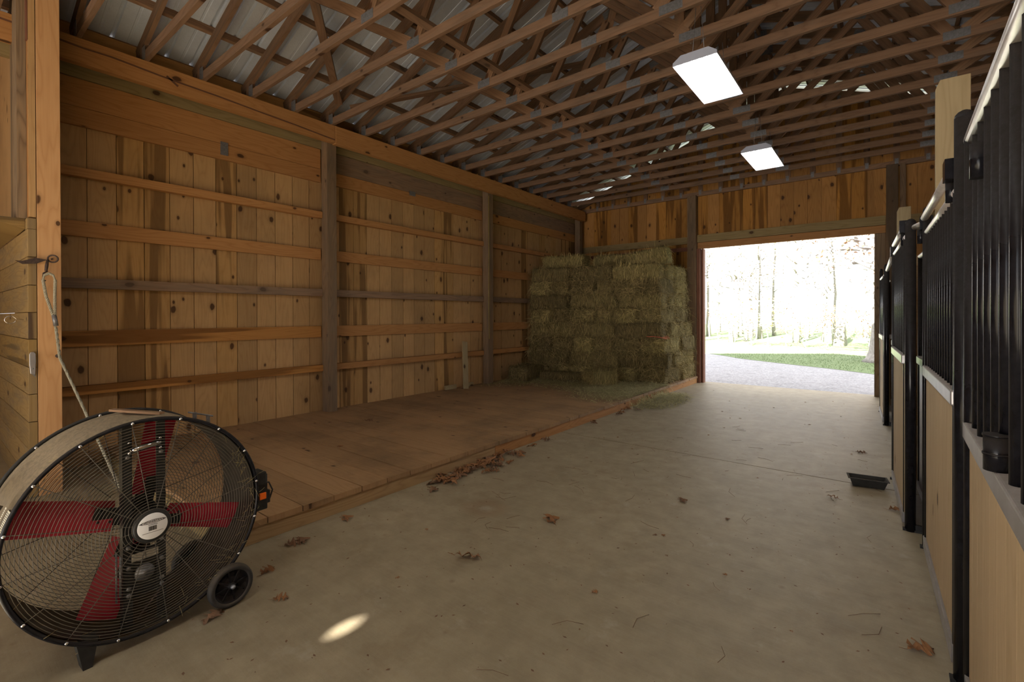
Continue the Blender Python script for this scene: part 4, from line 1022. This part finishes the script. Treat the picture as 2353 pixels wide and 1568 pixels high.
# ================================================================ FLOOR LITTER
def leaf_mesh(seed, L=.13):
    r = R(seed); m = MB(); out = []
    lob = [(0, .0), (.06, .05), (.02 + .15, .06), (.20, .20), (.27, .24), (.29, .08), (.40, .09), (.45, .28), (.53, .32), (.55, .10), (.66, .08), (.72, .22), (.79, .20), (.80, .07), (.92, .06), (1., .0)]
    def curl(u, v):
        x = u * L; y = v * L * r_w; z = .03 * L * 8 * (v * v) * cu + .12 * L * math.sin(u * 3.1) * cb + .01 * math.sin(u * 17 + v * 9)
        return Vector((x, y, z))
    r_w = r.uniform(1.2, 1.7); cu = r.uniform(.6, 2.2); cb = r.uniform(.3, 1.4)
    for s in (1, -1):
        for k in range(len(lob) - 1):
            (u0, v0), (u1, v1) = lob[k], lob[k + 1]; j0 = 1 + r.uniform(-.1, .1)
            b = len(m.v); m.v += [curl(u0, 0), curl(u1, 0), curl(u1, s * v1), curl(u0, s * v0)]
            m.face((b, b + 1, b + 2, b + 3) if s > 0 else (b + 3, b + 2, b + 1, b), None, r.random() * .2, 0, False)
    m.tube([curl(-.0, 0), Vector((-.14 * L, .01 * L, .03 * L)), Vector((-.28 * L, .05 * L, .05 * L))], .0012, 4)
    return m
LM = [leaf_mesh(s).data('oak_leaf', LEAF if s % 3 else LEAF2) for s in range(8)]
def leaf(x, y, rz, s, label, group=None, z=.003, rx=0.):
    o = bpy.data.objects.new('oak_leaf', LM[int(abs(x * 131 + y * 57)) % 8]); COL.objects.link(o); o.location = (x, y, z); o.rotation_euler = (rx, 0, rz); o.scale = (s, s, s); tag(o, label, 'leaf', group)
solo = [(-2.0, 1.99, .4, 1.35, 'curled brown oak leaf standing on open concrete, right of the fan'), (-1.77, 2.72, 2.5, 1.2, 'flat dark oak leaf on the concrete in mid floor'),
    (-2.93, 1.43, 1.2, .9, 'brown leaf clump nearest the deck corner'), (-2.86, 1.52, 2.9, .8, 'second leaf of the clump nearest the deck corner'), (-2.53, .93, 5.2, .85, 'reddish leaf just below the fan wheel'),
    (-2.93, 1.87, 2.7, .8, 'dark narrow leaf below the deck fascia'), (-1.19, 3.63, 2.2, .75, 'small brown leaf in the middle of the floor beyond the large flat leaf'), (-.27, 4.43, 2.8, .7, 'brown leaf in front of the black pan'),
    (-.23, 6.07, .3, .8, 'brown leaf beyond the black pan'), (.03, 4.42, .5, .9, 'reddish leaf beside the stall post, right of the pan'), (-1.18, 2.16, 1.1, .3, 'tiny dark leaf scrap in the near middle floor'),
    (.08, 2.62, .7, .9, 'curled tan leaf against the base of the second stall panel'), (-2.42, 1.12, .9, .6, 'brown leaf touching the fan wheel'), (-2.70, 1.19, 1.9, .7, 'leaf behind the fan wheel on the concrete')]
for i_, a in enumerate(solo): leaf(*a[:4], a[4], rx=(-.5 if i_ == 0 else .12), z=.012 if i_ == 0 else .004)
r = R(88); G_ = 'dry brown oak leaf in the drift along the foot of the deck'
for _ in range(72):
    y = r.choice((r.gauss(2.95, .22), r.gauss(3.5, .3), r.gauss(3.3, .15), r.uniform(2.1, 6.8))); x = -3.08 + abs(r.gauss(0, .07)) + (.12 if r.random() < .12 else 0)
    leaf(x + .02, y, r.uniform(0, 6.28), r.uniform(.65, 1.05), G_, 'leaf drift at the deck edge', .004 + r.random() * .02, r.uniform(-.4, .4))
G2 = 'small dark dry leaf scrap on the open concrete floor'
for _ in range(40):
    x = r.uniform(-2.7, .0); y = r.uniform(1.6, 9.5)
    leaf(x, y, r.uniform(0, 6.28), r.uniform(.14, .3), G2, 'leaf scraps over the floor')
leaf(-5.03, 3.45, .5, .9, 'dark leaf on the deck near the wall post', z=ZP + .003); leaf(-4.2, 2.6, 2.5, .5, 'small leaf on the deck boards beside the fan', z=ZP + .003)
m = MB(); r = R(99)
for _ in range(900):
    x = r.uniform(-3.05, .1); y = r.uniform(.6, 9.5); a = r.uniform(0, 6.28); l = r.uniform(.003, .012); b = len(m.v)
    for k in range(4): an = a + k * math.pi / 2; m.v.append(Vector((x + math.cos(an) * l * (1 if k % 2 else .5), y + math.sin(an) * l * (1 if k % 2 else .5), .002 + r.random() * .002)))
    m.face((b, b + 1, b + 2, b + 3), None, r.random())
for _ in range(60):
    x = r.uniform(-2.6, .0); y = r.uniform(1.2, 6.5); a = r.uniform(0, 6.28); l = r.uniform(.06, .2); c = r.uniform(-.03, .03)
    m.tube([(x, y, .003), (x + math.cos(a) * l / 2 - math.sin(a) * c, y + math.sin(a) * l / 2 + math.cos(a) * c, .004), (x + math.cos(a) * l, y + math.sin(a) * l, .003)], .0011, 4)
tag(m.obj('floor_crumbs', LEAF2), 'crumbs, chaff and pine needles strewn over the concrete', 'debris', kind='stuff')

# black loaf pan
pn = empty('loaf_pan', (-.105, 4.93, 0), math.radians(8), 'small black oblong metal pan lying on the floor by the stalls', 'pan')
def trap(mb, x, y, x2, y2, z0, z1, th=.003):
    a = [(-x, -y, z0), (x, -y, z0), (x, y, z0), (-x, y, z0)]; c = [(-x2, -y2, z1), (x2, -y2, z1), (x2, y2, z1), (-x2, y2, z1)]; b = len(mb.v); mb.v += [Vector(q) for q in a + c]
    for k in range(4): k2 = (k + 1) % 4; mb.face((b + k, b + k2, b + 4 + k2, b + 4 + k))
    mb.face((b + 3, b + 2, b + 1, b))
m = MB(); trap(m, .105, .048, .128, .062, .003, .072); o = m.obj('body', PAN, pn); md = o.modifiers.new('s', 'SOLIDIFY'); md.thickness = .003
m = MB(); q = [(-.138, -.072), (.138, -.072), (.138, .072), (-.138, .072)]; qi = [(-.125, -.059), (.125, -.059), (.125, .059), (-.125, .059)]; b = 0
for a_ in q + qi: m.v.append(Vector((*a_, .073)))
for k in range(4): k2 = (k + 1) % 4; m.face((k, k2, 4 + k2, 4 + k))
o = m.obj('rim', PAN, pn); md = o.modifiers.new('s', 'SOLIDIFY'); md.thickness = .006

# ================================================================ OUTSIDE TREES
def tree(x, y, h, r0, seed, leafmat, nleaf, label, group=None, branch=14, lean=0., leafz=.35):
    r = R(seed); e = empty('tree', (x, y, -.12), 0, label, 'tree', group)
    m = MB(); pts = []; P = Vector((0, 0, 0)); n = 8; rad = []
    for i in range(n + 1):
        pts.append(P.copy()); rad.append(r0 * (1 - .75 * i / n) * (1.5 if i == 0 else 1)); P += Vector((r.uniform(-.12, .12) + lean, r.uniform(-.12, .12), h / n))
    m.tube(pts, rad, 8); m.obj('trunk', BARK, e); tips = []
    m = MB()
    for _ in range(branch):
        f = r.uniform(.25, 1) * n; i = min(int(f), n - 1); p = pts[i].lerp(pts[i + 1], f - i); a = r.uniform(0, 6.28); l = h * r.uniform(.12, .3); d_ = Vector((math.cos(a), math.sin(a), r.uniform(.1, .9))).normalized(); q = [p]; rr_ = [rad[i] * .4]
        for k in range(4): p = p + d_ * l / 4; d_ = (d_ + Vector((r.uniform(-.4, .4), r.uniform(-.4, .4), r.uniform(-.2, .3)))).normalized(); q.append(p); rr_.append(rad[i] * .4 * (1 - (k + 1) / 5)); tips.append(p)
        m.tube(q, rr_, 5)
        for k in range(2):
            b_ = q[2 + k]; d2 = Vector((r.uniform(-1, 1), r.uniform(-1, 1), r.uniform(-.2, .8))).normalized(); c_ = b_ + d2 * l * .35; m.tube([b_, c_, c_ + (d2 + Vector((r.uniform(-.5, .5), r.uniform(-.5, .5), .1))) * l * .2], [rr_[2] * .5, rr_[2] * .3, .004], 4); tips.append(c_)
    m.obj('branches', BARK, e)
    m = MB()
    for _ in range(nleaf):
        c = r.choice(tips) + Vector((r.gauss(0, .22), r.gauss(0, .22), r.gauss(0, .18))); s = r.uniform(.03, .08); u = Vector((r.uniform(-1, 1), r.uniform(-1, 1), r.uniform(-1, 1))).normalized(); v = u.orthogonal().normalized(); b = len(m.v)
        m.v += [c - u * s, c + v * s * .5, c + u * s, c - v * s * .5]; m.face((b, b + 1, b + 2, b + 3), None, r.random())
    m.obj('foliage', leafmat, e); return e
tk = empty('big_trunk', (.13, 19.6, -.12), 0, 'thick grey tree trunk at the right edge of the doorway', 'tree')
m = MB(); m.tube([(0, 0, 0), (0, 0, .12), (0, 0, .4), (.03, 0, 1.2), (.06, 0, 5), (.1, 0, 8)], [.74, .62, .52, .48, .42, .3], 18); m.obj('trunk', BARK, tk)
m = MB(); rb = R(3); tips = []
for k in range(16):
    z = rb.uniform(2.2, 6.5); a = rb.uniform(math.pi * .6, math.pi * 1.5); d_ = Vector((math.cos(a), math.sin(a) * .6, rb.uniform(-.05, .5))); p = Vector((0, 0, z)); q = [p]
    for j in range(5): p = p + d_ * rb.uniform(.4, .75); d_ = d_ + Vector((rb.uniform(-.3, .3), rb.uniform(-.3, .3), rb.uniform(-.3, .25))); q.append(p); tips.append(p)
    m.tube(q, [.09, .06, .045, .03, .018, .008], 6)
m.obj('branches', BARK, tk)
m = MB()
for _ in range(520):
    c = rb.choice(tips) + Vector((rb.gauss(0, .22), rb.gauss(0, .22), rb.gauss(0, .2))); s = rb.uniform(.05, .09); u = Vector((rb.uniform(-1, 1), rb.uniform(-1, 1), rb.uniform(-1, 1))).normalized(); v = u.orthogonal().normalized(); b = len(m.v)
    m.v += [c - u * s, c + v * s * .6, c + u * s, c - v * s * .6]; m.face((b, b + 1, b + 2, b + 3), None, rb.random())
m.obj('foliage', BROWNLEAF, tk)
rt = R(14)
kinds = [('pale sunlit tree with sparse yellow-green leaves beyond the lawn', PALELEAF, 900), ('slender bare tree in the sunlit woods beyond the lawn', BROWNLEAF, 120), ('thin tree with brown leaves in the sunlit woods', BROWNLEAF, 420)]
for i in range(26):
    y = rt.uniform(27, 48); x = -y * rt.uniform(-.01, .34) ; k = rt.choice((0, 1, 1, 2))
    tree(x, y, rt.uniform(8, 15), rt.uniform(.07, .2), 100 + i, kinds[k][1], kinds[k][2], kinds[k][0], 'trees of the sunlit wood: ' + kinds[k][0].split(' in ')[0], branch=16)
for i in range(9):
    y = rt.uniform(25, 31); x = -y * (.02 + .03 * i); e = tree(x, y, rt.uniform(1.2, 2.6), .025, 300 + i, PALELEAF if i % 2 else BROWNLEAF, 260, 'low scrubby bush at the edge of the sunlit wood', 'bushes at the wood edge', branch=12)
    e.name = 'bush'; e['category'] = 'bush'
